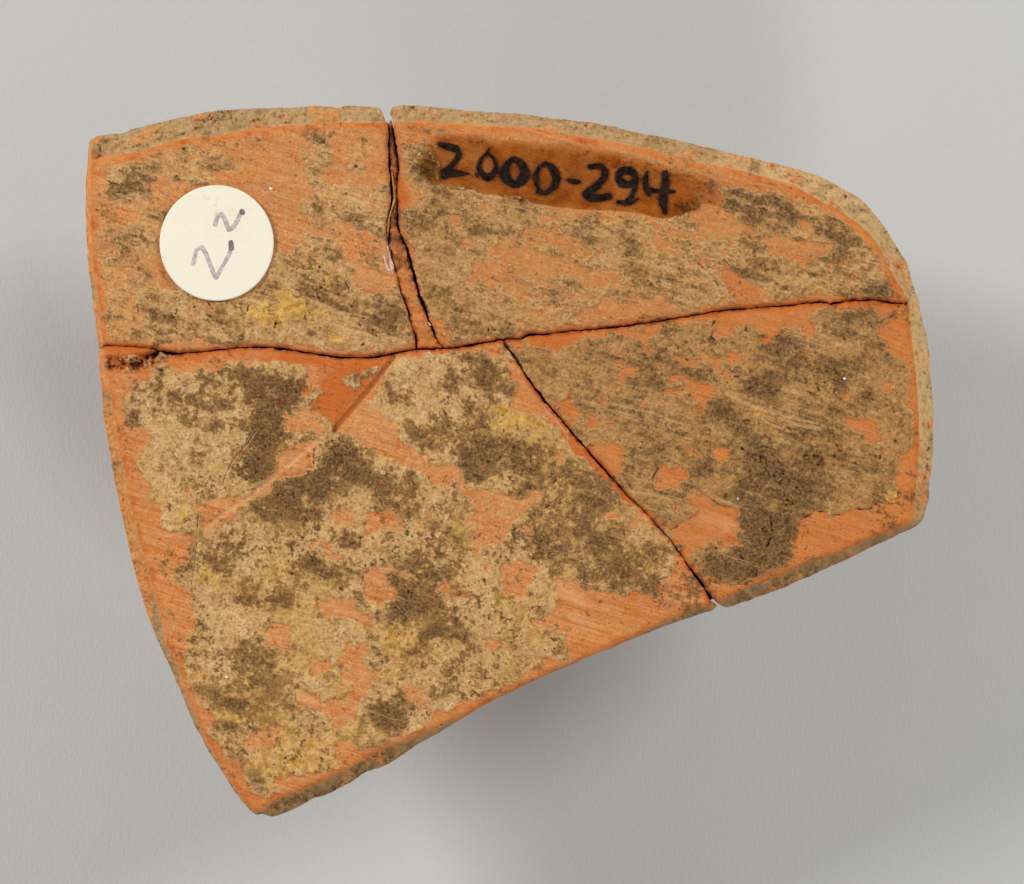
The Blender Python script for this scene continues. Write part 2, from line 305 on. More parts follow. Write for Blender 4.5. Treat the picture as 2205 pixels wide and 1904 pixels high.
O_ = [
 ('B',.9,[(1370,1000),(1480,930),(1480,1080),(1380,1060)]),('B',.9,[(1600,900),(1740,900),(1690,970),(1610,990)]),
 ('B',.9,[(1640,1400),(1840,1350),(1830,1560),(1700,1580)]),('B',.9,[(1450,1220),(1600,1180),(1540,1290),(1450,1280)]),
 ('B',1,[(970,640),(1060,760),(1140,840),(1100,900),(1000,950),(960,900)]),
 ('B',.8,[(1510,1460),(1600,1450),(1640,1560),(1560,1560)]),
 ('C',.7,[(0,1220),(500,1310),(1050,1500),(1200,1600),(600,1500),(0,1300)]),
 ('C',.6,[(250,1100),(700,1180),(1000,1330),(700,1290),(300,1160)]),
 ('D',.7,[(0,760),(300,780),(470,900),(380,960),(120,1000),(0,1000)]),
 ('D',1,[(830,860),(920,850),(950,960),(870,960)]),('D',1,[(520,1020),(660,940),(740,1030),(900,1010),(1100,1060),(950,1140),(880,1250),(800,1180),(640,1130)]),
 ('D',.9,[(370,900),(480,890),(480,980),(380,970)]),('D',.9,[(1000,1300),(1080,1280),(1060,1350)]),('D',.9,[(1060,1180),(1240,1160),(1240,1210),(1100,1230)]),
 ('D',.9,[(1220,1290),(1310,1290),(1290,1350)]),('D',1,[(190,1200),(400,1300),(560,1440),(500,1500),(360,1540),(250,1350)]),
 ('G',1,[(1040,200),(1240,180),(1440,160),(1560,250),(1500,300),(1300,320),(1050,340),(800,320),(700,270)]),
 ('G',1,[(170,520),(270,500),(290,600),(220,610)]),('G',1,[(430,860),(480,890),(460,950)]),
 ('G',1,[(540,960),(700,960),(740,1150),(660,1150),(600,1080)]),
 ('G',1,[(1060,660),(1110,640),(1100,740),(1210,740),(1200,780),(1120,790),(1140,850),(1060,840)]),('G',.9,[(1000,590),(1080,580),(1090,630),(1030,640)]),
 ('G',.9,[(1110,590),(1170,600),(1150,620)]),
 ('G',1,[(1820,350),(1990,350),(2000,450),(1840,500),(1810,440)]),('G',1,[(1520,620),(1640,660),(1700,660),(1780,570),(1810,640),(1730,670),(1700,710),(1650,740),(1630,690),(1540,670)]),
 ('G',1,[(1830,640),(1900,640),(1900,770),(1860,730)]),('G',1,[(1930,620),(2040,600),(2100,660),(1980,710)]),
 ('G',.95,[(1480,770),(1560,790),(1800,860),(1840,920),(1780,960),(1740,1090),(1690,1040),(1680,960),(1600,920),(1600,860),(1500,810)]),
 ('G',.8,[(1380,890),(1580,880),(1600,920),(1500,930)]),
 ('G',.95,[(900,960),(980,940),(1000,1040),(940,1030)]),('G',.9,[(1210,1030),(1300,1030),(1290,1060),(1220,1055)]),
 ('G',.95,[(800,1110),(870,1110),(890,1230),(820,1230)]),('G',1,[(1820,1370),(1960,1370),(1990,1460),(1900,1500),(1820,1450)]),
 ('G',.9,[(1580,1370),(1740,1430),(1740,1470),(1600,1440)]),('G',1,[(800,1360),(1130,1370),(1090,1500),(1100,1600),(1060,1640),(960,1560),(860,1430)]),
 ('G',1,[(1340,1570),(1450,1510),(1540,1550),(1600,1520),(1640,1590),(1560,1690),(1330,1690)]),
 ('G',.9,[(1200,430),(1400,400),(1400,450),(1260,500),(1370,570),(1380,620),(1240,560)]),
 ('G',.9,[(1360,690),(1400,700),(1380,740),(1350,720)]),('G',.8,[(980,1150),(1060,1170),(1050,1200),(990,1190)]),
 ('G',1,[(260,480),(700,430),(1200,400),(1240,440),(740,480),(620,560),(560,620),(500,560),(300,520)]),
 ('H',1,[(-20,300),(150,320),(300,370),(450,360),(560,430),(500,490),(520,530),(620,520),(640,470),(700,390),(830,390),(900,480),(960,480),(960,420),(910,360),(900,250),(1000,215),(600,210),(0,280)]),
 ('H',1,[(1700,360),(1530,350),(1470,420),(1460,500),(1500,520),(1620,620),(1720,700)]),
 ('H',1,[(1160,910),(1230,900),(1250,960),(1190,990)]),('H',1,[(1190,1140),(1320,1110),(1400,1150),(1460,1210),(1500,1320),(1440,1340),(1340,1240),(1240,1220)]),
 ('H',.6,[(1510,850),(1600,830),(1580,930),(1520,930)]),('H',1,[(390,690),(410,700),(400,760),(380,740)]),('H',.8,[(480,700),(530,720),(510,760)]),
 ('H',.9,[(230,760),(280,800),(270,830),(240,810)]),('H',.8,[(1520,230),(1600,300),(1480,290),(1440,240)]),
 ('K',1,[(1460,420),(1600,420),(1640,480),(1700,510),(1840,540),(1830,640),(1840,820),(1720,850),(1640,830),(1540,870),(1440,960),(1370,860),(1250,710),(1390,660),(1480,600),(1500,560),(1440,500)]),
 ('K',.9,[(1300,510),(1360,505),(1360,590),(1330,570)]),('K',.9,[(1640,290),(1720,340),(1660,360)]),
 ('K',1,[(1150,340),(1200,210),(1280,200),(1330,230),(1420,200),(1440,250),(1380,340),(1220,380),(1150,370)]),
 ('K',.9,[(950,430),(1010,470),(990,500),(940,460)]),
 ('K',1,[(350,60),(440,60),(420,180),(330,150)]),('K',1,[(690,560),(730,580),(860,575),(880,610),(770,680),(740,650)]),
 ('K',1,[(990,620),(1060,600),(1080,660),(1000,750),(940,740)]),('K',1,[(50,670),(140,650),(200,710),(150,760)]),
 ('K',.9,[(450,1030),(500,1050),(480,1080)]),('K',.9,[(70,100),(120,110),(110,150)]),
 ('G',1,[(250,780),(360,900),(480,1020),(420,1100),(250,1100),(160,1020),(230,900)]),
 ('J',1,[(230,540),(410,570),(430,670),(350,690),(220,650)]),('J',1,[(510,590),(680,530),(860,630),(780,730),(700,720),(550,770),(510,700)]),
 ('J',1,[(0,800),(180,830),(370,930),(340,980),(270,950),(130,860)]),
 ('J',1,[(500,1010),(560,1010),(660,1030),(700,1000),(930,1110),(840,1110),(700,1060),(650,1070),(680,1160),(760,1210),(740,1300),(670,1260),(620,1330),(520,1290),(480,1160)]),
 ('J',1,[(1020,1150),(1230,1190),(1400,1270),(1370,1290),(1200,1250),(1080,1200)]),
 ('J',1,[(80,1280),(220,1250),(350,1290),(450,1310),(570,1450),(560,1540),(490,1480),(440,1420),(250,1440),(130,1370)]),
 ('J',1,[(360,1640),(530,1660),(540,1760),(360,1760)]),
 ('J',.85,[(580,60),(700,60),(830,100),(940,180),(1080,280),(1190,420),(1140,430),(1030,260),(840,210),(700,140)]),
 ('J',.9,[(590,0),(820,0),(940,100),(1060,170),(1280,200),(1280,330),(1400,380),(1560,400),(1740,460),(1880,400),(1970,440),(1870,530),(1750,600),(1700,700),(1640,850),(1360,830),(1380,700),(1300,660),(1400,600),(1400,500),(1270,400),(1100,300),(950,200),(700,140)]),
 ('J',1,[(1750,660),(1880,690),(1840,760),(1760,720)]),('J',1,[(1440,985),(1520,985),(1500,1020),(1455,1020)]),
 ('J',1,[(1640,980),(1860,990),(1940,1060),(1860,1130),(1830,1250),(1820,1280),(1650,1240),(1590,1140),(1640,1110),(1570,1070)]),
 ('J',1,[(1820,1440),(2070,1420),(2070,1580),(1900,1500)]),('J',1,[(1450,1590),(1620,1650),(1600,1730),(1500,1690)]),
 ('J',1,[(1650,1650),(1760,1650),(1760,1710),(1680,1700)]),('J',.9,[(1210,830),(1290,850),(1260,890)]),('J',1,[(1350,850),(1470,850),(1420,960)]),
 ('J',.9,[(1690,1450),(1770,1430),(1750,1480)]),('J',.7,[(985,560),(1050,570),(1040,620),(990,600)]),
 ('F',1,[(40,1090),(240,1060),(330,1150),(420,1230),(300,1290),(180,1200),(40,1220)]),
 ('F',1,[(0,1600),(0,1420),(150,1330),(330,1280),(450,1230),(600,1280),(800,1400),(900,1480),(1050,1500),(1200,1600),(1240,1690),(1350,1690),(1240,1440),(1050,1390),(980,1290),(970,1190),(840,1180),(820,1100),(730,1040),(640,1060),(500,1200),(300,1350),(280,1480),(230,1590),(120,1560)]),
 ('F',1,[(380,790),(480,800),(560,870),(660,870),(760,790),(840,740),(880,760),(830,880),(740,1000),(640,1080),(520,1210),(460,1240),(380,1130),(240,1070),(290,1010),(350,930),(330,840)]),
 ('F',1,[(-100,600),(200,620),(900,640),(900,690),(800,690),(700,665),(500,700),(480,760),(330,790),(280,720),(0,680)]),
 ('F',.9,[(1010,1110),(1040,1140),(990,1160)]),('F',.9,[(930,960),(955,960),(950,1020),(930,1010)]),('F',.8,[(1120,950),(1160,940),(1160,990),(1110,1000)]),
 ('I',1,[(870,500),(1100,450),(1250,480),(1500,240),(1620,40),(1750,30),(1810,60),(1780,230),(1720,280),(1600,260),(1200,540),(1190,640),(1020,680),(920,730),(860,690)]),
 ('I',1,[(1390,1540),(1480,1460),(1560,1470),(1640,1600),(1600,1720),(1400,1640)]),('I',.9,[(730,400),(790,400),(790,460),(740,440)]),
 ('I',.9,[(1240,1380),(1290,1380),(1260,1440)]),('I',.8,[(1000,320),(1060,320),(1050,400),(1010,460)]),('I',.8,[(1060,200),(1110,200),(1080,240)]),
 ('I',.9,[(1540,710),(1600,720),(1590,770)]),('I',.8,[(970,700),(1010,690),(1010,760),(970,760)]),
 ('N',1,[(830,100),(900,20),(1000,30),(1070,150),(1030,220),(840,180)]),
 ('N',1,[(1500,180),(1670,190),(1660,260),(1600,260),(1680,420),(1800,330),(1830,350),(1700,480),(1680,580),(1600,700),(1560,830),(1450,860),(1400,900),(1340,830),(1310,740),(1080,680),(1060,600),(1200,560),(1300,640),(1450,620),(1520,540),(1440,500),(1450,400),(1420,300)]),
 ('N',1,[(1200,260),(1350,310),(1340,380),(1260,450),(1190,380)]),('N',1,[(1800,270),(1910,290),(1850,330)]),
 ('N',1,[(1930,500),(2000,500),(2070,600),(2070,700),(1960,640)]),('N',.85,[(720,880),(960,800),(980,880),(860,1060),(700,1030),(660,960)]),
 ('N',1,[(1400,1000),(1480,950),(1600,1060),(1700,1060),(1480,1200),(1400,1110)]),
 ('Q',1,[(230,1030),(320,1020),(400,1080),(470,1160),(440,1250),(300,1160)]),('Q',1,[(100,800),(210,810),(180,860),(100,850)]),
 ('Q',1,[(890,650),(960,670),(1060,730),(1040,760),(950,700),(900,690)]),('Q',1,[(1090,710),(1200,700),(1200,750)]),
 ('Q',1,[(0,920),(140,870),(60,960),(0,1000)]),('Q',.8,[(760,1020),(820,990),(800,1040)]),('Q',.8,[(550,1160),(600,1150),(580,1190)]),
 ('Q',.9,[(1170,490),(1200,490),(1190,540)]),('E',.9,[(1060,190),(1160,200),(1190,280),(1120,250)]),('E',.7,[(820,450),(900,470),(960,520),(830,540)]),
 ('E',.8,[(1740,1080),(2000,1120),(2080,1180),(1900,1240),(1740,1210)]),
]
D_ = [
 ('0',.36,[(860,770),(1070,770),(1180,900),(1350,1080),(1440,1200),(1400,1280),(1250,1260),(1080,1200),(1000,1080),(1050,1000),(900,920),(850,860)]),
 ('0',.38,[(690,960),(800,990),(900,1010),(930,1080),(900,1130),(740,1120),(640,1180),(540,1110),(560,1040),(680,980)]),
 ('0',.34,[(380,800),(640,790),(650,880),(520,1040),(480,1040),(540,940),(420,930),(300,880)]),
 ('0',.34,[(400,1350),(560,1330),(620,1500),(560,1620),(420,1560)]),('0',.30,[(700,1180),(980,1180),(1000,1320),(960,1400),(820,1330)]),
 ('A',.55,[(330,600),(480,570),(640,640),(760,720),(600,740),(640,830),(560,900),(420,930),(300,860),(260,790),(320,700)]),
 ('A',.6,[(1200,500),(1300,500),(1430,560),(1300,590),(1180,560)]),('A',.55,[(600,1060),(720,1060),(730,1150),(700,1330),(580,1290)]),
 ('A',.45,[(640,640),(880,680),(800,720),(680,720)]),('A',.5,[(460,1110),(560,1100),(600,1200),(500,1220)]),
 ('B',.6,[(260,380),(300,310),(440,470),(400,500),(300,430)]),('B',.5,[(600,390),(690,390),(680,440),(600,440)]),
 ('B',.45,[(560,520),(700,510),(720,640),(560,640)]),('B',.6,[(740,670),(900,660),(880,720),(760,720)]),('B',.45,[(180,800),(360,800),(500,900),(430,1000),(200,900)]),
 ('B',.9,[(760,1300),(840,1290),(850,1460),(780,1470),(740,1400)]),('B',.35,[(700,800),(880,780),(880,1050),(760,1130)]),
 ('B',.55,[(110,1040),(180,1050),(170,1090),(120,1080)]),
 ('F',.6,[(560,60),(700,160),(960,200),(1030,300),(1030,480),(900,520),(740,480),(700,400),(560,380),(470,300),(330,260),(200,200),(100,100),(120,0),(420,0)]),
 ('F',.85,[(860,300),(960,240),(1010,330),(1000,400),(900,470),(800,460),(820,360)]),('F',.8,[(300,200),(390,170),(400,240),(330,260)]),
 ('B',.7,[(1140,420),(1290,400),(1330,700),(1210,760),(1110,700),(1050,600)]),('B',.6,[(1060,600),(1150,620),(1200,760),(1130,780)]),
 ('B',.5,[(1450,790),(1700,830),(1800,900),(1600,900)]),('B',.4,[(1500,1030),(1800,1050),(1780,1150),(1540,1100)]),
 ('F',.75,[(1280,100),(1400,60),(1400,140),(1450,210),(1380,250),(1330,190),(1240,190)]),
 ('F',1.3,[(1705,130),(1750,100),(1798,130),(1795,190),(1745,212),(1705,190)]),('F',.8,[(1450,310),(1490,310),(1490,345),(1455,345)]),
 ('F',.7,[(1570,320),(1605,330),(1600,365),(1570,360)]),('F',.7,[(1430,380),(1510,390),(1520,420),(1440,420)]),
 ('C',.4,[(80,860),(480,900),(490,990),(300,980),(100,920)]),('C',.8,[(1090,1060),(1170,1060),(1190,1130),(1100,1130)]),
 ('C',.75,[(960,1130),(1180,1130),(1250,1230),(1310,1330),(1250,1390),(1060,1340),(960,1230)]),
 ('C',.4,[(1330,1420),(1700,1400),(1760,1500),(1900,1600),(1600,1690),(1350,1560)]),('C',.45,[(220,1050),(480,1080),(560,1120),(400,1120)]),
 ('C',.4,[(350,1400),(450,1400),(500,1500),(420,1480)]),
 ('C',.9,[(1480,880),(1560,830),(1700,850),(1730,900),(1700,960),(1560,990),(1480,960)]),
 ('D',.95,[(310,560),(450,620),(600,700),(760,690),(940,720),(1040,780),(1140,830),(1200,900),(1250,1000),(1230,1100),(1120,1090),(960,960),(900,860),(760,920),(620,850),(480,790),(340,780),(200,640)]),
 ('D',.8,[(1320,1310),(1450,1290),(1560,1340),(1590,1420),(1500,1440),(1350,1400)]),('D',.6,[(860,1450),(980,1350),(1060,1450),(1000,1480)]),
 ('D',.55,[(1100,1400),(1600,1430),(1620,1480),(1100,1480)]),('D',.5,[(1380,1190),(1450,1190),(1440,1250),(1390,1240)]),
 ('G',.6,[(690,550),(760,600),(1000,600),(1040,700),(900,740),(860,860),(760,820),(700,700)]),('G',.7,[(1050,900),(1200,880),(1210,980),(1150,1040),(1050,960)]),
 ('G',.95,[(1750,1000),(1880,900),(1990,1000),(1980,1060),(1880,1080)]),('G',.65,[(1270,540),(1480,690),(1440,720),(1290,600)]),
 ('G',.6,[(740,990),(880,1020),(820,1100),(760,1080)]),('G',.65,[(1090,1170),(1200,1220),(1150,1230),(1100,1200)]),('G',.5,[(250,620),(400,640),(330,720)]),
 ('G',.6,[(1400,1020),(1460,1000),(1660,1100),(1580,1140),(1430,1070)]),('G',.7,[(1700,1480),(1800,1500),(1840,1580),(1730,1560)]),('G',.6,[(1600,890),(1700,960),(1660,1010),(1600,960)]),
 ('G',.4,[(800,1230),(950,1240),(1000,1290),(860,1280)]),('G',.6,[(1370,460),(1440,460),(1420,510),(1370,500)]),('G',.65,[(1700,670),(1780,660),(1770,700),(1710,700)]),
 ('G',.4,[(1050,700),(1250,690),(1320,780),(1250,800),(1200,740)]),
 ('H',1,[(330,800),(430,740),(640,800),(690,860),(680,1000),(620,1080),(560,990),(400,930),(310,860)]),('H',.95,[(60,1000),(200,890),(300,1000),(260,1050),(130,1060)]),
 ('H',.75,[(150,1080),(300,1060),(540,1150),(570,1300),(700,1500),(900,1500),(900,1690),(200,1690),(400,1500),(330,1350),(200,1250)]),
 ('H',.55,[(880,650),(1050,560),(1050,700),(1130,760),(1130,920),(1040,930),(900,900),(850,760)]),('H',.8,[(1100,370),(1200,350),(1200,430),(1110,420)]),
 ('H',.5,[(930,250),(1300,240),(1500,320),(1450,400),(1450,490),(1200,490),(1080,520),(900,300)]),('H',.7,[(1480,640),(1700,640),(1740,800),(1560,790)]),
 ('H',.65,[(1280,900),(1480,900),(1560,1010),(1500,1060),(1250,1020)]),('H',.7,[(1560,950),(1720,960),(1720,1180),(1600,1180),(1510,1100)]),
 ('H',.5,[(620,1080),(1000,1100),(1150,1190),(1000,1230),(700,1210)]),('H',.6,[(800,1400),(950,1390),(1000,1480),(850,1520)]),
 ('H',.4,[(700,390),(820,400),(980,560),(700,560),(640,500)]),('H',.6,[(310,380),(450,370),(550,430),(500,490),(350,480)]),('H',.55,[(700,660),(850,700),(860,860),(780,850)]),
 ('H',.5,[(1300,560),(1500,640),(1480,760),(1300,680)]),('H',.55,[(1150,1200),(1300,1280),(1700,1340),(1640,1390),(1300,1340)]),
 ('M',.95,[(340,0),(620,0),(800,150),(1000,150),(1160,250),(1150,400),(1080,500),(930,580),(830,640),(820,730),(770,770),(800,900),(720,1000),(560,1080),(480,1110),(380,1180),(180,1160),(100,1080),(20,1020),(10,900),(130,870),(280,850),(330,760),(330,550),(230,530),(130,470),(200,400),(130,380),(340,260)]),
 ('M',.5,[(800,0),(1100,0),(1100,130),(1000,200),(900,150)]),('M',.45,[(1400,100),(1500,90),(1480,350),(1400,400)]),
 ('E',.9,[(1270,760),(1450,770),(1700,730),(1850,780),(1880,950),(1850,1040),(1500,1080),(1440,950),(1300,900)]),
 ('E',.95,[(1500,1100),(1640,1080),(1800,1100),(1830,1330),(1680,1450),(1600,1600),(1500,1680),(1300,1660),(1310,1580),(1420,1420),(1500,1240),(1360,1290),(1340,1200)]),
 ('E',.65,[(1000,860),(1130,870),(1100,950),(1000,930)]),('E',.75,[(650,1480),(800,1500),(860,1600),(760,1630)]),('E',.7,[(900,1610),(1060,1620),(1170,1660),(950,1690)]),
 ('E',.7,[(1100,1050),(1400,1050),(1350,1280),(1130,1200)]),('E',1.2,[(895,1140),(940,1140),(945,1180),(900,1185)]),('E',.8,[(700,1165),(780,1175),(740,1210)]),
 ('E',.7,[(930,1240),(1000,1250),(960,1350)]),('E',.4,[(700,1350),(800,1330),(820,1420),(720,1420)]),
 ('F',1,[(-60,740),(130,740),(200,870),(170,1000),(150,1050),(-60,1000)]),('F',.8,[(520,760),(700,740),(770,760),(650,860),(560,820)]),
 ('F',.7,[(880,760),(930,760),(920,900),(850,990),(740,1010),(850,850)]),('F',.75,[(1100,1050),(1180,1030),(1180,1090),(1100,1090)]),
 ('F',.9,[(1340,650),(1480,610),(1740,610),(1740,660),(1560,700),(1400,680)]),('F',.85,[(1580,770),(1800,780),(1900,850),(1880,930),(1700,880),(1600,820)]),
 ('F',.75,[(1050,900),(1100,920),(1080,1000),(1040,960)]),
 ('F',.75,[(980,1200),(1130,1120),(1230,1100),(1240,1180),(1400,1200),(1500,1150),(1660,1180),(1800,1300),(2070,1350),(2070,1690),(1560,1690),(1480,1500),(1380,1390),(1100,1380),(980,1280)]),
 ('F',1.0,[(290,1390),(550,1330),(700,1450),(760,1600),(500,1560),(290,1570)]),('F',.4,[(1100,800),(1180,800),(1160,900),(1080,870)]),('F',.45,[(1280,830),(1400,850),(1380,920)]),
 ('F',.55,[(220,740),(310,750),(260,820),(200,800)]),
 ('J',.92,[(110,80),(440,50),(560,200),(700,380),(850,300),(1000,300),(1030,440),(900,500),(700,400),(560,360),(430,200),(110,250)]),
 ('J',.6,[(590,330),(760,360),(700,400),(600,380)]),('J',.6,[(840,330),(980,330),(960,450),(850,430)]),
 ('J',.88,[(1300,100),(1500,0),(1900,50),(1950,300),(1930,410),(1850,410),(1740,460),(1560,400),(1300,330),(1300,200)]),
 ('J',.78,[(690,890),(850,880),(870,960),(1050,980),(1130,1090),(1000,1110),(800,1010),(700,950)]),('J',.7,[(660,1120),(800,1140),(780,1190),(690,1180)]),
 ('J',.85,[(830,1200),(1000,1210),(1080,1300),(1100,1430),(1170,1530),(1080,1590),(930,1510),(1000,1420),(820,1430),(660,1450),(760,1380),(760,1230)]),
 ('J',.7,[(160,1520),(370,1500),(370,1620),(300,1600),(160,1590)]),('J',.85,[(0,870),(230,920),(260,1000),(450,1050),(470,1170),(330,1160),(200,1110),(0,1130)]),
 ('J',.8,[(200,760),(480,740),(510,850),(330,870),(220,800)]),('J',.75,[(1100,620),(1250,660),(1350,800),(1320,830),(1130,770)]),('J',.45,[(1280,510),(1390,480),(1400,600),(1300,600)]),
 ('J',.75,[(1230,1560),(1400,1620),(1400,1680),(1280,1660)]),('J',.6,[(1380,1200),(1560,1130),(1620,1180),(1640,1300),(1400,1250)]),
 ('J',.8,[(1780,1280),(1900,1270),(2020,1350),(1960,1410),(1800,1380)]),('J',.8,[(1700,770),(1850,770),(1900,600),(2070,600),(2070,960),(1900,960),(1800,900),(1700,840)]),
 ('J',.45,[(1150,920),(1300,920),(1230,1000)]),('J',.55,[(1180,1050),(1330,1050),(1260,1150)]),('J',1.2,[(740,1340),(800,1340),(790,1400),(745,1400)]),
 ('J',1.1,[(615,1390),(665,1380),(640,1440),(615,1440)]),('J',.8,[(550,450),(610,460),(590,510),(560,500)]),('J',.8,[(240,680),(340,700),(300,720)]),
 ('J',.5,[(1060,480),(1180,460),(1250,510),(1120,520)]),
 ('I',.65,[(1480,960),(1700,1010),(1720,1180),(1500,1150)]),('I',.8,[(1190,1280),(1380,1220),(1580,1250),(1600,1350),(1540,1420),(1380,1380),(1200,1310)]),
 ('I',.7,[(480,150),(620,180),(640,270),(500,270)]),('I',.6,[(700,290),(860,310),(880,440),(800,400)]),('I',.6,[(900,330),(980,310),(950,370)]),
 ('I',.55,[(560,600),(720,640),(700,690)]),('I',.7,[(1020,800),(1180,830),(1150,850),(1030,840)]),('I',.75,[(1110,250),(1240,50),(1400,60),(1440,200),(1350,320),(1130,360)]),
 ('I',.95,[(1250,520),(1400,400),(1500,300),(1950,300),(1950,420),(1700,550),(1880,600),(1860,680),(1640,720),(1500,640),(1300,620)]),
 ('I',.65,[(830,1080),(930,1080),(940,1160),(860,1150)]),('I',.65,[(900,1500),(1100,1560),(1080,1600),(920,1560)]),('I',1.1,[(1080,1310),(1120,1310),(1120,1345),(1085,1345)]),
 ('I',1.,[(720,1450),(760,1470),(740,1560),(710,1540)]),('I',.6,[(690,460),(840,500),(820,600),(700,540)]),('I',.55,[(1130,1390),(1330,1430),(1200,1470)]),
 ('I',.8,[(1380,790),(1490,790),(1470,840),(1400,840)]),('I',.45,[(980,1140),(1080,1150),(1060,1240),(990,1210)]),
 ('N',.88,[(440,200),(620,120),(780,150),(880,250),(900,380),(980,560),(920,590),(800,500),(660,520),(600,660),(800,640),(830,700),(720,690),(500,760),(430,700),(450,560),(600,500),(560,320)]),
 ('N',.85,[(230,500),(340,460),(410,500),(380,640),(260,560)]),('N',.75,[(430,850),(620,850),(640,1000),(640,1090),(520,1090),(480,960)]),
 ('N',.8,[(600,1220),(740,1240),(860,1320),(900,1410),(780,1410),(700,1330)]),('N',.85,[(1010,1220),(1120,1160),(1260,1210),(1290,1270),(1100,1280)]),
 ('N',.85,[(1690,620),(1780,620),(1900,700),(2000,780),(1990,880),(1900,920),(1800,850),(1700,820)]),('N',.7,[(1290,60),(1500,30),(1490,150),(1400,120),(1300,120)]),
 ('N',.55,[(1680,130),(1800,150),(1890,210),(1800,230),(1680,180)]),('N',.8,[(1010,240),(1060,230),(1095,270),(1060,310),(1015,290)]),
 ('N',1,[(1395,395),(1450,390),(1455,440),(1410,440)]),('N',.65,[(1110,790),(1200,820),(1170,870)]),('N',.8,[(1320,920),(1400,920),(1360,960)]),
 ('N',.55,[(1040,400),(1160,400),(1200,540),(1080,520)]),('N',.7,[(360,890),(440,900),(420,980),(370,960)]),('N',1.,[(2000,210),(2040,210),(2040,250),(2000,240)]),
 ('N',.6,[(700,1040),(760,1080),(740,1170),(690,1120)]),
 ('Q',.75,[(240,0),(500,0),(520,100),(540,180),(400,170),(280,100)]),('Q',.8,[(660,620),(820,650),(850,720),(740,730)]),('Q',.7,[(640,860),(740,900),(720,950)]),
 ('Q',.75,[(860,960),(930,930),(980,840),(1005,840),(970,920),(930,1010)]),('Q',.8,[(600,1205),(650,1200),(660,1235),(620,1240)]),
 ('Q',.8,[(820,450),(1120,470),(1100,520),(950,510)]),('Q',.85,[(800,250),(950,200),(1040,250),(1090,350),(860,310)]),('Q',1.,[(1100,960),(1160,980),(1140,1010)]),
 ('Q',.5,[(1380,650),(1450,650),(1430,760),(1370,740)]),('Q',.6,[(1230,700),(1300,700),(1260,760)]),
 ('K',.75,[(0,100),(200,300),(240,400),(80,450),(0,420)]),('K',.9,[(260,250),(600,200),(870,430),(900,500),(700,560),(500,400),(300,350)]),
 ('K',.85,[(180,540),(400,640),(560,640),(720,700),(940,640),(960,700),(900,800),(1100,900),(1150,740),(1200,760),(1290,830),(1350,950),(1300,1080),(1190,1120),(1200,1260),(1160,1300),(1070,1240),(900,1250),(820,1200),(690,1110),(720,1040),(560,960),(300,980),(220,860),(200,700)]),
 ('K',.78,[(1080,420),(1230,400),(1280,560),(1420,530),(1480,600),(1300,700),(1180,640)]),('K',.75,[(60,1310),(200,1260),(320,1320),(280,1400),(130,1380)]),
 ('K',.8,[(20,780),(110,780),(120,880),(30,880)]),('K',.6,[(1540,150),(1640,200),(1600,260),(1530,220)]),
 ('K',.6,[(1640,400),(1800,380),(1830,520),(1700,500)]),
]
Y_ = [
 ('F',1,[(-40,200),(120,180),(330,290),(310,340),(150,360),(-40,350)]),('F',1,[(360,480),(480,460),(560,520),(640,560),(400,570),(360,540)]),
 ('F',.8,[(0,50),(90,60),(60,200),(0,200)]),('E',.9,[(1350,200),(1700,150),(1800,60),(1900,200),(2070,250),(2070,370),(1900,340),(1780,330),(1600,400),(1500,330),(1380,290)]),
 ('B',.7,[(300,1330),(450,1430),(540,1520),(420,1530),(300,1400)]),('G',1,[(20,1060),(250,1030),(460,1130),(460,1230),(420,1300),(300,1230),(60,1210)]),
 ('M',1,[(1500,380),(1600,380),(1630,450),(1580,520),(1510,470)]),('M',.7,[(1250,540),(1380,545),(1330,590),(1240,590)]),
 ('N',.75,[(760,1060),(1000,1060),(1200,960),(1400,960),(1400,1100),(1440,1190),(1200,1200),(900,1280),(700,1230)]),
 ('N',.55,[(440,700),(760,740),(720,820),(560,840),(440,780)]),('Q',.55,[(0,500),(300,560),(500,700),(300,760),(0,640)]),('Q',.5,[(1000,960),(1230,900),(1180,980)]),
 ('F',.6,[(170,870),(330,900),(300,1020),(190,1040)]),('F',.5,[(480,700),(760,680),(820,740),(560,760)]),('J',.6,[(920,650),(1060,680),(1040,790),(940,790),(820,720)]),
 ('F',.45,[(1600,980),(2000,1000),(2070,1250),(1700,1200)]),('I',.5,[(830,1000),(1100,1100),(1000,1250),(820,1200)]),('I',.5,[(500,400),(800,450),(820,640),(560,560)]),
 ('N',.5,[(900,880),(1100,860),(1200,960),(1000,1040)]),('K',.35,[(1000,800),(1150,860),(1130,1060),(980,1040)]),('H',.4,[(200,840),(640,1100),(560,1130),(200,950)]),
 ('J',.5,[(1050,200),(1280,190),(1280,330),(1150,340)]),
]
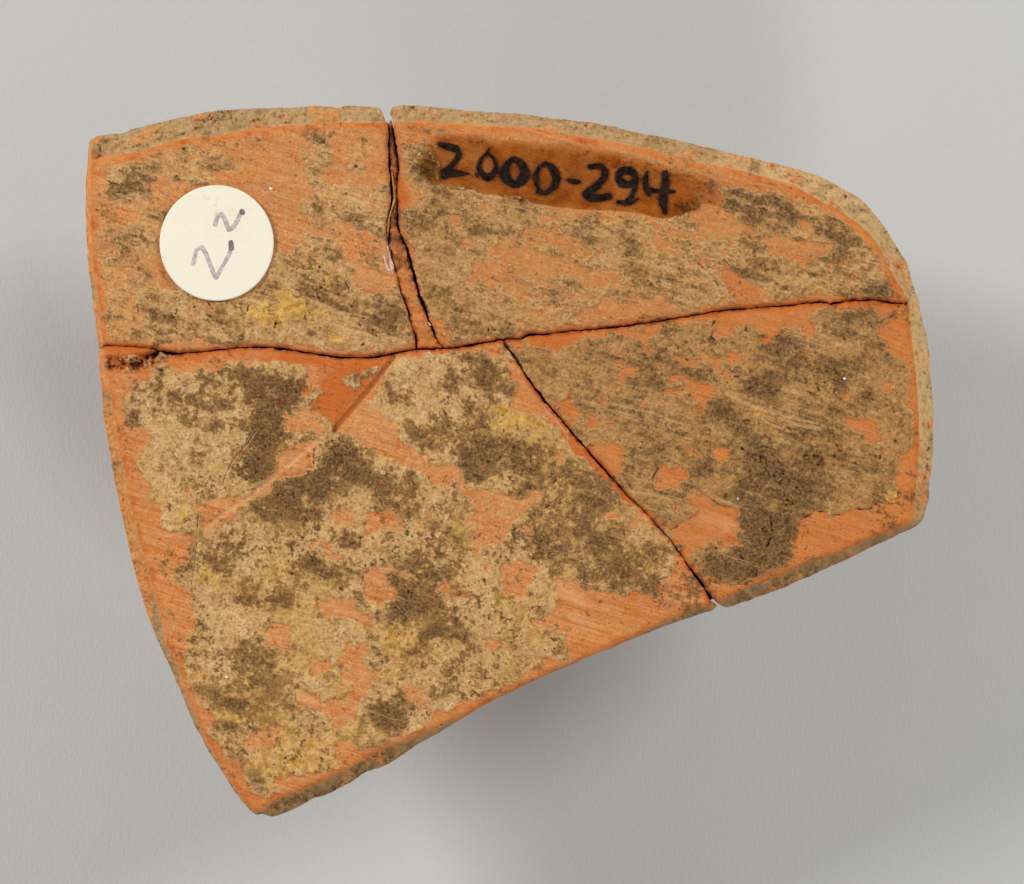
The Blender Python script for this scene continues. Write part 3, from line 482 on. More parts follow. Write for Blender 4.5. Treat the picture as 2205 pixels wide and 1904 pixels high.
V_ = [  # amber glue stains soaked into the clay
 ('F',1,[(0,600),(900,640),(760,850),(460,1230),(380,1130),(240,1060),(340,930),(330,800),(480,760),(400,700),(0,690)]),
 ('B',1,[(960,650),(1040,740),(1060,850),(1020,930),(970,930)]),('B',.9,[(820,250),(880,250),(880,400),(820,330)]),
 ('G',.8,[(260,480),(700,440),(760,470),(620,560),(560,620),(500,560),(300,500)]),('G',1,[(600,1240),(680,1300),(960,1540),(1000,1690),(900,1690),(760,1540),(660,1400)]),
 ('K',1,[(520,0),(600,60),(900,400),(1000,520),(940,520),(780,330),(600,150),(490,20)]),('E',.9,[(300,540),(700,560),(760,600),(640,640),(300,680)]),
 ('E',.8,[(900,600),(2070,640),(2070,700),(1300,640),(880,690),(600,760),(500,780),(860,640)]),
 ('H',.6,[(1100,190),(1700,170),(1690,240),(1300,240)]),('D',.6,[(1560,1300),(1700,1490),(1600,1520),(1540,1440)]),
 ('D',.5,[(190,1180),(560,1440),(360,1540),(200,1400)]),('N',.5,[(560,1100),(900,1400),(760,1540),(480,1120)]),
]
W_ = [('B',1,[(850,1230),(900,1230),(930,1400),(940,1490),(900,1480),(860,1400)]),
      ('F',.8,[(1185,320),(1200,330),(1250,400),(1235,420),(1190,350)]),
      ('E',.5,[(1040,380),(1250,400),(1240,500),(1060,470)]),('C',.35,[(0,1300),(140,1340),(100,1560),(0,1560)]),
      ('Q',.55,[(1500,200),(1700,300),(1800,420),(1640,400),(1500,300)]),('Q',.5,[(1560,450),(1800,560),(1850,640),(1600,540)]),
      ('M',.35,[(0,580),(320,620),(320,680),(60,860),(0,780)]),('J',.5,[(1540,400),(1640,420),(1600,480)]),('J',.6,[(1880,480),(1960,490),(1900,540)]),
      ('N',.5,[(1150,570),(1260,650),(1240,700),(1100,620)]),('J',.45,[(320,1440),(480,1430),(420,1500)])]

def cover(lst, blur, warp=5.0, seed=0):
    """soft coverage map: traced patches, edges wandering a few units"""
    wx = warp * (fbm(XX, YY, 30, 700 + seed, 3, 0.6) + 1.3 * fbm(XX, YY, 9, 720 + seed, 2, 0.8))
    wy = warp * (fbm(XX, YY, 30, 800 + seed, 3, 0.6) + 1.3 * fbm(XX, YY, 9, 820 + seed, 2, 0.8))
    acc = np.zeros((Hn, W))
    for t, v, pts in lst:
        r = raster(P(t, pts))
        acc = np.where(r, np.maximum(acc, v), acc)
    ii = np.clip(((XX + wx - X0) / G).round().astype(int), 0, W - 1)
    jj = np.clip(((YY + wy - Y0) / G).round().astype(int), 0, Hn - 1)
    return gauss(acc[jj, ii], blur)

def sstep(a, b, x):
    t = np.clip((x - a) / (b - a), 0, 1)
    return t * t * (3 - 2 * t)

n_a = fbm(XX, YY, 30, 101, 5, 0.62)
n_b = fbm(XX, YY, 12, 111, 4, 0.65)
n_c = fbm(XX, YY, 7, 121, 3, 0.7)
n_l = fbm(XX, YY, 260, 131, 3)
ang = math.radians(17) + 0.10 * n_l                  # wiping marks run down to the right
uu = XX * np.cos(math.radians(17)) + YY * np.sin(math.radians(17))
vv = -XX * np.sin(math.radians(17)) + YY * np.cos(math.radians(17)) + 9 * n_l
st = 0.5 * (vnoise(uu, vv * 14, 60, 141) + vnoise(uu, vv * 24, 85, 142)) - 0.5
st = st * 1.6 + 0.9 * (vnoise(uu, vv * 8, 130, 143) - 0.5)

# smears: marks drawn out along the wiping direction
uw, vw = uu + 10 * fbm(XX, YY, 60, 281, 3), vv + 5 * fbm(XX, YY, 40, 291, 3)
sm = (0.45 * vnoise(uw, vw * 5.5, 60, 301) + 0.35 * vnoise(uw, vw * 5, 30, 302) + 0.35 * vnoise(uw, vw * 4, 14, 303)) / 1.15 * 2 - 1
lin1 = vnoise(uw * 1.0, vw * 60, 170, 311)
lin2 = vnoise(uw * 1.0 + 0.1 * vw, vw * 75, 240, 312)
fine_scr = sstep(0.80, 0.95, lin1) + 0.8 * sstep(0.82, 0.95, lin2)
fine_scr = np.clip(fine_scr * sstep(-0.15, 0.4, fbm(XX, YY, 130, 321, 3)), 0, 1) * np.where(lab == 4, 0.45, 1.0)
cT = cover(T_, 2.2, 12, 1)
cO = cover(O_, 1.4, 10, 2)
cD = cover(D_, 6.0, 22, 3)
cY = cover(Y_, 3.0, 14, 4)
cV = cover(V_, 2.5, 5, 5)
cW = cover(W_, 2.5, 6, 6)

face = inU.astype(float)
edge_in = np.where(inU, dU, 0)                       # distance inside the face outline
lower_left = ((lab == 4) * sstep(900, 1200, YY + 0.2 * (XX - 400)) * sstep(1500, 1150, XX))
mixn = 0.50 * n_a + 0.50 * n_b + 0.30 * n_c + sm * np.where(lab == 4, 0.35, 0.75)
covT = cT - 0.95 * cO
soft = (lab <= 3).astype(float)
crust = sstep(-0.06 - 0.16 * soft, 0.10 + 0.22 * soft, covT - 0.5 + 1.0 * mixn * np.clip(1.25 - 0.9 * np.abs(covT - 0.5) * 2, np.where(lab == 4, 0.42, 0.2), 1.2))
# nothing clings to the rounded margin of the face
rim = sstep(16 + 6 * n_a, 5 + 4 * n_a, edge_in) * face
crust = crust * (1 - rim)
# deposit seldom sits right beside the joins
crust = crust * sstep(2, 7 + 5 * n_b, crk + 2)
n_d = fbm(XX, YY, 70, 221, 6, 0.68)
bgd = np.where(lab == 5, 0.46, np.where(lab == 4, 0.16, 0.26)) + 0.12 * (lab == 4) * sstep(800, 1200, XX)
n_a2 = fbm(XX, YY, 34, 331, 5, 0.8)
cDk = np.maximum(cD * np.where(lab == 4, 1.08, 1.08), bgd) * (1 - 0.9 * cO)
dark = sstep(0.06, 1.10, cDk + 0.85 * n_d + np.where(lab == 4, 0.75, 0.25) * n_a2 + np.where(lab == 4, 0.60, 0.40) * n_b + 0.34 * n_c + sm * np.where(lab == 4, 0.25, 0.55))
spk = fbm(XX, YY, 13, 151, 3, 0.8)
spk2 = fbm(XX, YY, 24, 161, 4, 0.75)
clump = sstep(-0.35, 0.35, fbm(XX, YY, 90, 241, 4))
specks = sstep(0.34, 0.50, spk) * (0.04 + 0.9 * lower_left * clump) + sstep(0.16, 0.5, spk2) * (0.08 + 0.75 * lower_left * (0.3 + 0.7 * clump))
mott = sstep(0.05, 0.55, n_a + 0.5 * n_b) * (0.25 + 0.1 * (lab == 5) + 0.1 * (lab == 3))
dark = np.clip(np.maximum(dark, np.clip(specks * 1.25, 0, 1.15)) + mott * 0.12, 0, 1)
ochre = np.clip(sstep(0.35, 0.8, cY * 0.8 + 0.9 * n_b + 0.5 * n_a) + 0.28 * sstep(0.1, 0.6, fbm(XX, YY, 60, 171, 4)) * lower_left, 0, 1)
ochre = ochre * (cY + lower_left > 0.05)
dark = dark * (1 - 0.6 * ochre)
amber = np.clip(cV + 0.95 * sstep(13 + 14 * n_a, 1, crk) * (0.5 + 0.5 * (cracks[2][0] < 14) + 0.3 * (cracks[3][0] < 10)), 0, 1)
pale = np.clip(cW * (0.6 + 0.8 * np.clip(st, -.5, .6) + 0.5 * n_b), 0, 1)

# long scratches
def line(pts, w, R=16):
    r, _ = rough(pts, False, 6, 1.0, 77)
    D, _, _, _ = polydist(r, False, R)
    return sstep(w, w * 0.35, D)
scr = line(P('I', [(1880, -50), (1700, 100), (1500, 260), (1250, 460), (1000, 640), (930, 700)]), 7)
scr = np.maximum(scr, 0.8 * line(P('E', [(1500, 1240), (1440, 1340), (1330, 1460), (1260, 1600), (1240, 1680)]), 3.5))
scr = np.maximum(scr, 0.6 * line(P('I', [(880, 470), (850, 640), (835, 900), (800, 1160)]), 3))
for q in ([(240, 930), (430, 1020), (640, 1100)], [(700, 900), (900, 940)], [(760, 1180), (900, 1200), (1000, 1220)], [(620, 1300), (900, 1370)], [(1130, 530), (1250, 540)]):
    scr = np.maximum(scr, 0.22 * line(P('H', q), 6) * np.clip(0.7 + n_b, 0, 1))
for q in ([(1340, 120), (1440, 170), (1530, 240)],):
    scr = np.maximum(scr, 0.5 * line(P('G', q), 2.5))
for q in ([(1340, 1150), (1380, 1370)], [(360, 1390), (300, 1560)], [(220, 1150), (190, 1290)]):
    scr = np.maximum(scr, 0.4 * line(P('C', q), 2.2))
scr = np.maximum(scr, 0.7 * line(P('G', [(470, 1070), (560, 1150), (620, 1240), (655, 1300)]), 2.5))
scr = np.maximum(scr, 0.5 * line(P('K', [(900, 300), (960, 400)]), 3))
glue_line = line(P('F', [(930, 640), (850, 740), (760, 860), (600, 1050), (480, 1190), (455, 1230)]), 8)
# fine hairlines and flaking edges in the crust and on the side wall
hair = np.zeros_like(dL)
for t_, w_, q in (
    ('H', 2.2, [(860, 770), (890, 830), (880, 900), (930, 930)]), ('H', 2.2, [(1110, 930), (1130, 860), (1140, 770), (1060, 690)]),
    ('M', 2.2, [(600, 600), (610, 700), (600, 790), (560, 880), (530, 960)]), ('M', 1.8, [(480, 980), (490, 1040), (480, 1100)]),
    ('M', 3.2, [(1090, 622), (1110, 600), (1200, 602), (1230, 565), (1300, 552), (1400, 550), (1440, 512), (1480, 528)]),
    ('M', 2.0, [(830, 640), (930, 590), (980, 570), (1060, 575)]),
    ('K', 2.2, [(1190, 1130), (1290, 1095), (1340, 1045), (1362, 965), (1400, 975)]), ('K', 2.0, [(1230, 1270), (1210, 1190), (1200, 1130)]),
    ('J', 2.0, [(100, 60), (95, 140), (105, 240)]), ('F', 2.0, [(970, 1180), (985, 1230), (980, 1300)]),
    ('H', 2.0, [(150, 340), (125, 380), (130, 440), (115, 470), (150, 500)]), ('H', 2.0, [(835, 395), (870, 430), (890, 490)]),
    ('K', 1.8, [(1160, 350), (1150, 300), (1200, 215)]), ('K', 1.8, [(1250, 710), (1310, 715), (1390, 660)]), ('K', 1.8, [(1640, 480), (1700, 520), (1830, 545)]),
    ('C', 1.8, [(1870, 1560), (1820, 1500), (1770, 1440), (1700, 1380)]), ('C', 1.6, [(1550, 1420), (1570, 1470)]),
    ('D', 1.8, [(460, 790), (540, 750), (560, 770)]), ('E', 1.8, [(1120, 190), (1150, 240), (1190, 290)]), ('E', 2.2, [(1640, 330), (1670, 350), (1660, 400)]),
    ('F', 2.4, [(350, 70), (310, 120), (330, 160)]), ('F', 2.2, [(390, 480), (400, 520), (385, 550)]), ('F', 1.8, [(540, 30), (570, 90), (560, 140)]),
    ('J', 1.8, [(230, 540), (215, 600), (210, 650)]), ('J', 1.8, [(510, 600), (515, 700)]), ('J', 1.8, [(480, 1160), (500, 1080), (520, 1000)]),
    ('H', 3.4, [(1880, 1370), (1860, 1450), (1870, 1540), (1850, 1600), (1835, 1680)]), ('M', 3.0, [(1872, 60), (1850, 160), (1868, 220), (1830, 345)])):
    hair = np.maximum(hair, line(P(t_, q), w_) * np.clip(0.35 + 2.0 * n_b, 0, 1))
crust = crust * (1 - scr) * (1 - glue_line) * (1 - 0.3 * fine_scr)
amber = np.maximum(amber, glue_line * 1.0)
pale = np.maximum(pale, 0.34 * fine_scr * (1 - 0.7 * np.clip(cD * 2, 0, 1)) * (1 - 0.5 * (lab == 5)))
pale = np.maximum(pale, scr * np.clip(0.55 + 0.6 * n_b, 0, 0.75))

# chipped hollow beside the join at the left edge
chip_poly = [(222,772),(261,770),(299,765),(330,759),(357,758),(378,765),(352,781),(309,796),(288,800),(269,796),(240,800),(224,790)]
n_chip = fbm(XX, YY, 17, 261, 4, 0.7)
chip = gauss(raster(chip_poly).astype(float), 2.2)
chip = chip * sstep(-0.7, 0.0, n_b + 0.4)
# broken sliver between the upper fragments
sliver = (lab == 2)

# side walls
wall = sstep(-1, 3, np.where(inU, -dU, dU)) * 1.0
wall = np.where(dL < 1.0, wall, wall)
wallcrust = sstep(-0.45, 0.35, 0.12 - 0.55 * (XX < 330) * (YY > 330) + n_a + 0.4 * n_b + 0.10)
walldark = 0.8 * sstep(-0.05, 0.5, n_d * 0.9 + 0.5 * n_b)
walldark = np.clip(walldark + 0.45 * (YY > 1120) * (XX > 520) + 0.35 * (XX < 460) * (YY > 330), 0, 1)
tipwall = sstep(900, 780, XX) * (YY > 1560)
dark = np.where(wall > 0.5, walldark * 0.8 + tipwall * sstep(0.0, 0.3, spk), dark)
crust = np.where(wall > 0.5, wallcrust, crust)
amber = amber * (1 - 0.8 * wall)

# ---------------------------------------------------------------- height field (grid units, up is +)
T = 95.0
base = 3.0 * fbm(XX, YY, 420, 181, 2)
R0 = 15.0
zz = base.copy()
e = np.clip(1 - edge_in / R0, 0, 1)
zz -= np.where(inU, R0 * 0.55 * (1 - np.sqrt(1 - e * e * 0.98)), 0)
tw = dU / np.maximum(dU + dL, 1e-3)
wz = R0 * 0.5 + (T * 0.80 - R0) * (tw ** 0.85)
wz += (18 * n_a + 10.0 * n_b + 5 * n_c) * np.clip(dU / 8, 0, 1) + tipwall * 8 * np.clip(spk, 0, 1)
zz -= np.where(inU, 0, wz)
# crack shoulders
zz -= (4.2 + 1.5 * n_b) * sstep(7, 0, crk) * inU + 2.6 * sstep(20, 2, crk) * inU
# crust relief
relief = sstep(0.05, 0.95, crust) * (2.6 + 1.2 * n_a) + crust * dark * (1.3 + 0.9 * n_c)
zz += relief * (1 - wall)
n_f = fbm(XX, YY, 5.5, 231, 2, 0.8)
zz += (0.75 * n_c + 0.4 * n_b + 1.3 * n_f) * (0.35 + 1.0 * crust + 0.5 * crust * dark) * (1 - wall)
stm = sstep(-0.4, 0.5, fbm(XX, YY, 200, 251, 3))
zz -= 1.2 * fine_scr * (1 - wall)
zz += 1.1 * (0.4 + stm) * st * (1 - crust) * (1 - wall)
crackle = np.abs(fbm(XX + 7 * n_a, YY + 7 * n_b, 30, 191, 3))
cmask = np.clip(cY * 1.0 + 0.75 * cover([x for x in D_ if x[0] in 'MHF'], 8, 4, 7), 0, 1)
crev = sstep(0.055, 0.0, crackle) * cmask * crust * sstep(-.1, .3, fbm(XX, YY, 50, 195, 2))
pits = sstep(0.58, 0.72, fbm(XX, YY, 9, 196, 2)) * crust * (1 - wall) * sstep(-0.1, 0.4, fbm(XX, YY, 120, 271, 3))
zz -= 6.0 * crev + 4.0 * pits + 6.0 * hair
zz -= 2.0 * scr + 2.5 * glue_line
zz -= chip * (9 + 16 * n_chip + 5 * n_c) + 7 * line(P('E', [(640, 640), (720, 612), (800, 605), (860, 600)]), 7)
zz -= sliver * (1.5 + 1.5 * sstep(600, 480, YY) + 4 * n_b + 4 * n_a)
amber = np.where(sliver & (YY < 560), np.maximum(amber, 0.55 + 0.4 * n_b), amber)
sl_br = np.where(sliver, np.clip(0.75 * sstep(720, 380, YY) + 0.9 * n_b * sstep(800, 500, YY), 0, 0.8), 0)
dark = np.where(sliver, np.maximum(dark, np.clip(0.6 * sstep(640, 520, YY) + 0.6 * n_b, 0, 1)), dark)
crust = np.where(chip > 0.3, 0.9 * sstep(0.12, 0.3, -n_chip), crust)
dark = np.clip(dark + chip * sstep(-0.1, 0.4, n_c + n_b) * 0.8, 0, 1)
amber = np.maximum(amber, chip)
edge_shade = sstep(0.02, 0.25, crust) * sstep(0.62, 0.35, crust) * sstep(-0.05, 0.3, n_d) * (1 - wall)  # shade of the crust relief, painted as a dark line along its edges
seamdark = 0.6 * sstep(5 + 9 * n_b, 0, crk) * (1 - wall)  # brown darkening close beside the joins
dirt_shade = np.clip(seamdark + 0.5 * hair + 0.35 * edge_shade + crev * 0.8 + pits * 0.7 + chip * (0.15 + 0.75 * sstep(-0.02, 0.22, n_chip)) + 0.35 * glue_line + 0.75 * sl_br, 0, 1)  # dirt and stains in one mask with the painted crust-edge shade
film = np.clip(cT * (1 - 0.75 * cO) + 0.30 * (lab == 1) + 0.38 * (lab == 3) + 0.1, 0, 1) * (1 - 0.8 * rim) * (1 - wall)
smooth = gauss(zz, 3.0)

def zat(x, y, F=zz):
    u, v = (x - X0) / G, (y - Y0) / G
    i, j = np.clip(np.floor(u).astype(int), 0, W - 2), np.clip(np.floor(v).astype(int), 0, Hn - 2)
    a, b = u - i, v - j
    return (F[j, i] * (1 - a) + F[j, i + 1] * a) * (1 - b) + (F[j + 1, i] * (1 - a) + F[j + 1, i + 1] * a) * b
# ---------------------------------------------------------------- mesh builder
def to_world(px, py, pz):
    z = pz * S
    k = S * (1 - z / CAMH)                           # traced outlines are unprojected to their own depth
    return np.stack([(px - CX) * k, -(py - CY) * k, z], axis=-1)

def sheet(name, mask, d, sx, sy, z, bottom, mat, parent, attrs=None, xs=gx, ys=gy, loc=None, closed=True):
    """closed solid: gridded top, rim snapped to the true edge, side wall and underside"""
    h, w = mask.shape
    cell = mask[:-1, :-1] & mask[1:, :-1] & mask[:-1, 1:] & mask[1:, 1:]
    # remove cells hanging on by a corner
    p = np.pad(cell, 1)
    nb = p[:-2, 1:-1].astype(int) + p[2:, 1:-1] + p[1:-1, :-2] + p[1:-1, 2:]
    cell &= nb >= 2
    for _ in range(4):
        p = np.pad(cell, 1)
        dg = (p[1:-1, 1:-1] & p[2:, 2:] & ~p[1:-1, 2:] & ~p[2:, 1:-1])
        dh = (p[1:-1, 2:] & p[2:, 1:-1] & ~p[1:-1, 1:-1] & ~p[2:, 2:])
        if not dg.any() and not dh.any():
            break
        cell[dg] = False
        if dh.any():
            jj, ii = np.nonzero(dh)
            cell[jj, np.minimum(ii + 1, cell.shape[1] - 1)] = False
    used = np.zeros((h, w), bool)
    used[:-1, :-1] |= cell; used[1:, :-1] |= cell; used[:-1, 1:] |= cell; used[1:, 1:] |= cell
    idx = np.full((h, w), -1)
    idx[used] = np.arange(used.sum())
    cnt = np.zeros((h, w), int)
    cnt[:-1, :-1] += cell; cnt[1:, :-1] += cell; cnt[:-1, 1:] += cell; cnt[1:, 1:] += cell
    rimv = used & (cnt < 4)
    X, Y = np.meshgrid(xs, ys)
    X = X + np.where(rimv, sx, 0)
    Y = Y + np.where(rimv, sy, 0)
    top = to_world(X[used], Y[used], z[used])
    a, b, c, e_ = idx[:-1, :-1][cell], idx[1:, :-1][cell], idx[1:, 1:][cell], idx[:-1, 1:][cell]
    quads = np.stack([a, b, c, e_], 1)               # counter-clockwise seen from above
    # directed boundary edges
    E = np.concatenate([quads[:, [0, 1]], quads[:, [1, 2]], quads[:, [2, 3]], quads[:, [3, 0]]])
    n = len(top)
    key, rkey = E[:, 0] * n + E[:, 1], E[:, 1] * n + E[:, 0]
    be = E[~np.isin(key, rkey)]
    nxt = dict(zip(be[:, 0].tolist(), be[:, 1].tolist()))
    bv = np.array(sorted(nxt.keys()))
    low = np.full(n, -1)
    low[bv] = n + np.arange(len(bv))
    lv = top[bv].copy()
    lv[:, 2] = bottom(lv) if callable(bottom) else bottom * S
    lv[:, 2] = np.minimum(lv[:, 2], top[bv][:, 2] - 0.2 * S)
    verts = np.concatenate([top, lv])
    side = np.stack([be[:, 0], low[be[:, 0]], low[be[:, 1]], be[:, 1]], 1)
    allq = np.concatenate([quads, side])
    loops, seen = [], set()
    for s0 in nxt:
        if s0 in seen:
            continue
        lp, v = [], s0
        while v not in seen and v in nxt:
            seen.add(v); lp.append(v); v = nxt[v]
        if len(lp) > 2:
            loops.append([int(low[q]) for q in lp][::-1])
    big = max(loops, key=len)
    if not closed:
        big = big[:0]
    me = bpy.data.meshes.new(name)
    nq = len(allq)
    me.vertices.add(len(verts))
    me.vertices.foreach_set("co", verts.astype(np.float32).ravel())
    li = np.concatenate([allq.ravel(), np.array(big, dtype=int)])
    me.loops.add(len(li))
    me.loops.foreach_set("vertex_index", li.astype(np.int32))
    me.polygons.add(nq + (1 if closed else 0))
    me.polygons.foreach_set("loop_start", np.concatenate([np.arange(nq) * 4, [nq * 4] if closed else []]).astype(np.int32))
    me.polygons.foreach_set("loop_total", np.concatenate([np.full(nq, 4), [len(big)] if closed else []]).astype(np.int32))
    me.update(calc_edges=True)
    me.validate()
    sm = np.ones(len(me.polygons), bool)
    me.polygons.foreach_set("use_smooth", sm)
    if attrs:
        for an, chans in attrs.items():
            at = me.attributes.new(an, 'FLOAT_COLOR', 'POINT')
            dat = np.zeros((len(me.vertices), 4), np.float32)
            for k, f in enumerate(chans):
                dat[:n, k] = f[used]
                dat[n:n + len(bv), k] = f[used][bv]
            at.data.foreach_set("color", dat.ravel())
    me.materials.append(mat)
    o = bpy.data.objects.new(name, me)
    COL.objects.link(o)
    if parent:
        o.parent = parent
    return o

# ---------------------------------------------------------------- materials
def mat_new(name):
    m = bpy.data.materials.new(name)
    m.use_nodes = True
    nt = m.node_tree
    nt.nodes.clear()
    out = nt.nodes.new('ShaderNodeOutputMaterial')
    return m, nt, out

def N(nt, typ, **kw):
    n = nt.nodes.new(typ)
    for k, v in kw.items():
        if k == 'ins':
            for a, b in v.items():
                if isinstance(b, bpy.types.NodeSocket):
                    nt.links.new(b, n.inputs[a])
                else:
                    n.inputs[a].default_value = b
        else:
            setattr(n, k, v)
    return n

def srgb(r, g, b):
    f = lambda c: (c / 255 / 12.92) if c / 255 <= 0.04045 else ((c / 255 + 0.055) / 1.055) ** 2.4
    return (f(r), f(g), f(b), 1)

def mix(nt, fac, a, b, mode='MIX'):
    n = N(nt, 'ShaderNodeMix', data_type='RGBA', blend_type=mode)
    for s, v in ((0, fac), (6, a), (7, b)):
        if isinstance(v, bpy.types.NodeSocket):
            nt.links.new(v, n.inputs[s])
        else:
            n.inputs[s].default_value = v
    return n.outputs[2]

def noise(nt, vec, px, detail=4, rough=0.6):
    return N(nt, 'ShaderNodeTexNoise', ins={'Vector': vec, 'Scale': 1 / (S * px), 'Detail': detail, 'Roughness': rough}).outputs[0]

def ramp(nt, v, lo, hi, a=0.0, b=1.0):
    return N(nt, 'ShaderNodeMapRange', ins={0: v, 1: lo, 2: hi, 3: a, 4: b}).outputs[0]

def math_(nt, op, a, b=0.0):
    n = N(nt, 'ShaderNodeMath', operation=op)
    for k, v in enumerate((a, b)):
        if isinstance(v, bpy.types.NodeSocket):
            nt.links.new(v, n.inputs[k])
        else:
            n.inputs[k].default_value = v
    return n.outputs[0]

def sherd_material():
    m, nt, out = mat_new("fired_clay_with_burial_crust")
    co = N(nt, 'ShaderNodeTexCoord').outputs['Object']
    A = N(nt, 'ShaderNodeSeparateColor', ins={0: N(nt, 'ShaderNodeAttribute', attribute_name='m1').outputs['Color']})
    a4 = N(nt, 'ShaderNodeAttribute', attribute_name='m1').outputs['Alpha']
    B = N(nt, 'ShaderNodeSeparateColor', ins={0: N(nt, 'ShaderNodeAttribute', attribute_name='m2').outputs['Color']})
    b4 = N(nt, 'ShaderNodeAttribute', attribute_name='m2').outputs['Alpha']
    C = N(nt, 'ShaderNodeSeparateColor', ins={0: N(nt, 'ShaderNodeAttribute', attribute_name='m3').outputs['Color']})
    film = N(nt, 'ShaderNodeAttribute', attribute_name='m3').outputs['Alpha']
    crust, dark, ochre, amber = A.outputs[0], A.outputs[1], A.outputs[2], a4
    wall, streak, pale, dirt_shade = B.outputs[0], B.outputs[1], B.outputs[2], b4
    cool, rimc, yellow = C.outputs[0], C.outputs[1], C.outputs[2]
    g3a = noise(nt, co, 5.5, 3, 0.8)
    g3 = math_(nt, 'ADD', math_(nt, 'MULTIPLY', g3a, 0.62), math_(nt, 'MULTIPLY', noise(nt, co, 11, 5, 0.8), 0.38))
    g8 = noise(nt, co, 15, 8, 0.72)
    g25 = noise(nt, co, 45, 9, 0.68)
    g90 = noise(nt, co, 160, 4, 0.55)
    mp = N(nt, 'ShaderNodeMapping', ins={'Vector': co, 'Rotation': (0, 0, math.radians(17))})
    mp2 = N(nt, 'ShaderNodeVectorMath', operation='MULTIPLY', ins={0: mp.outputs[0], 1: (0.10, 1, 1)})
    fine = noise(nt, mp2.outputs[0], 7.0, 5, 0.7)
    # tan crust
    tanw = mix(nt, ramp(nt, g8, 0.38, 0.60), srgb(202, 154, 96), srgb(250, 210, 152))
    tanw = mix(nt, ramp(nt, g25, 0.46, 0.60, 0, 0.6), tanw, srgb(214, 170, 108))
    tanc = mix(nt, ramp(nt, g8, 0.38, 0.60), srgb(166, 118, 66), srgb(212, 162, 104))
    tanc = mix(nt, ramp(nt, g25, 0.46, 0.58, 0, 0.6), tanc, srgb(190, 136, 74))
    tan = mix(nt, cool, tanw, tanc)
    tan = mix(nt, ramp(nt, g3, 0.50, 0.66, 0, 0.6), tan, srgb(146, 100, 52))
    tan = mix(nt, ramp(nt, g3, 0.44, 0.32, 0, 0.5), tan, srgb(226, 184, 130))
    # bare clay
    clay = mix(nt, ramp(nt, streak, 0.0, 1.0), srgb(206, 118, 60), srgb(226, 152, 92))
    clay = mix(nt, ramp(nt, fine, 0.50, 0.68, 0, 0.42), clay, srgb(242, 184, 120))
    clay = mix(nt, ramp(nt, fine, 0.46, 0.32, 0, 0.42), clay, srgb(186, 92, 36))
    clay = mix(nt, ramp(nt, g3, 0.49, 0.64, 0, 0.65), clay, srgb(176, 88, 36))
    clay = mix(nt, ramp(nt, g3, 0.44, 0.34, 0, 0.35), clay, srgb(246, 180, 112))
    clay = mix(nt, ramp(nt, g90, 0.42, 0.62, 0, 0.3), clay, srgb(226, 150, 74))
    fl = math_(nt, 'ADD', math_(nt, 'MULTIPLY', film, 0.62), math_(nt, 'MULTIPLY', math_(nt, 'SUBTRACT', g25, 0.5), 2.0))
    fl = math_(nt, 'ADD', fl, math_(nt, 'MULTIPLY', math_(nt, 'SUBTRACT', fine, 0.5), 0.7))
    fl = math_(nt, 'ADD', fl, math_(nt, 'MULTIPLY', math_(nt, 'SUBTRACT', g8, 0.5), 0.9))
    clay = mix(nt, ramp(nt, fl, 0.02, 0.58, 0, 0.80), clay, tan)
    clay = mix(nt, math_(nt, 'MULTIPLY', ramp(nt, cool, 0.6, 1.0), 0.45), clay, srgb(206, 116, 46))
    clay = mix(nt, ramp(nt, g25, 0.50, 0.64, 0, 0.55), clay, srgb(204, 126, 84))
    clay = mix(nt, rimc, clay, mix(nt, ramp(nt, g25, 0.4, 0.6), srgb(196, 94, 38), srgb(226, 144, 74)))
    # dark deposit in two depths, grainy
    gg = math_(nt, 'ADD', math_(nt, 'MULTIPLY', math_(nt, 'SUBTRACT', g8, 0.5), 1.3), math_(nt, 'MULTIPLY', math_(nt, 'SUBTRACT', g3, 0.5), 1.0))
    dval = math_(nt, 'ADD', dark, gg)
    mid = mix(nt, ramp(nt, g3, 0.36, 0.62), srgb(184, 142, 88), srgb(146, 106, 62))
    dk = mix(nt, ramp(nt, g3, 0.36, 0.60), srgb(152, 116, 76), srgb(84, 58, 36))
    dk = mix(nt, ramp(nt, g25, 0.46, 0.60, 0, 0.35), dk, srgb(112, 82, 50))
    cr = mix(nt, ramp(nt, dval, 0.06, 0.46), tan, mid)
    cr = mix(nt, ramp(nt, dval, 0.40, 1.08, 0, 0.95), cr, dk)
    oc = mix(nt, ramp(nt, g8, 0.40, 0.60), srgb(190, 132, 52), srgb(238, 194, 110))
    cr = mix(nt, ochre, cr, oc)
    cr = mix(nt, yellow, cr, mix(nt, ramp(nt, g8, 0.4, 0.6), srgb(196, 146, 68), srgb(228, 184, 104)))
    # pale lip where the crust thins out
    cf = ramp(nt, math_(nt, 'ADD', crust, math_(nt, 'MULTIPLY', math_(nt, 'SUBTRACT', g8, 0.5), 1.0)), 0.36, 0.64)
    lip = math_(nt, 'MULTIPLY', math_(nt, 'MULTIPLY', cf, math_(nt, 'SUBTRACT', 1.0, crust)), 2.2)
    cr = mix(nt, math_(nt, 'MINIMUM', lip, 0.3), cr, srgb(240, 200, 140))
    # amber glue soaked clay
    clay = mix(nt, math_(nt, 'MULTIPLY', amber, 0.85), clay, mix(nt, g8, srgb(186, 84, 8), srgb(218, 114, 24)))
    clay = mix(nt, ramp(nt, dval, 0.45, 1.0, 0, 0.8), clay, dk)
    face = mix(nt, cf, clay, cr)
    # walls: weathered grey-buff over clay
    wc = mix(nt, ramp(nt, g8, 0.38, 0.62), srgb(168, 132, 82), srgb(216, 180, 124))
    wc = mix(nt, ramp(nt, g25, 0.44, 0.60, 0, 0.6), wc, srgb(196, 162, 130))
    wc = mix(nt, yellow, wc, srgb(232, 198, 142))
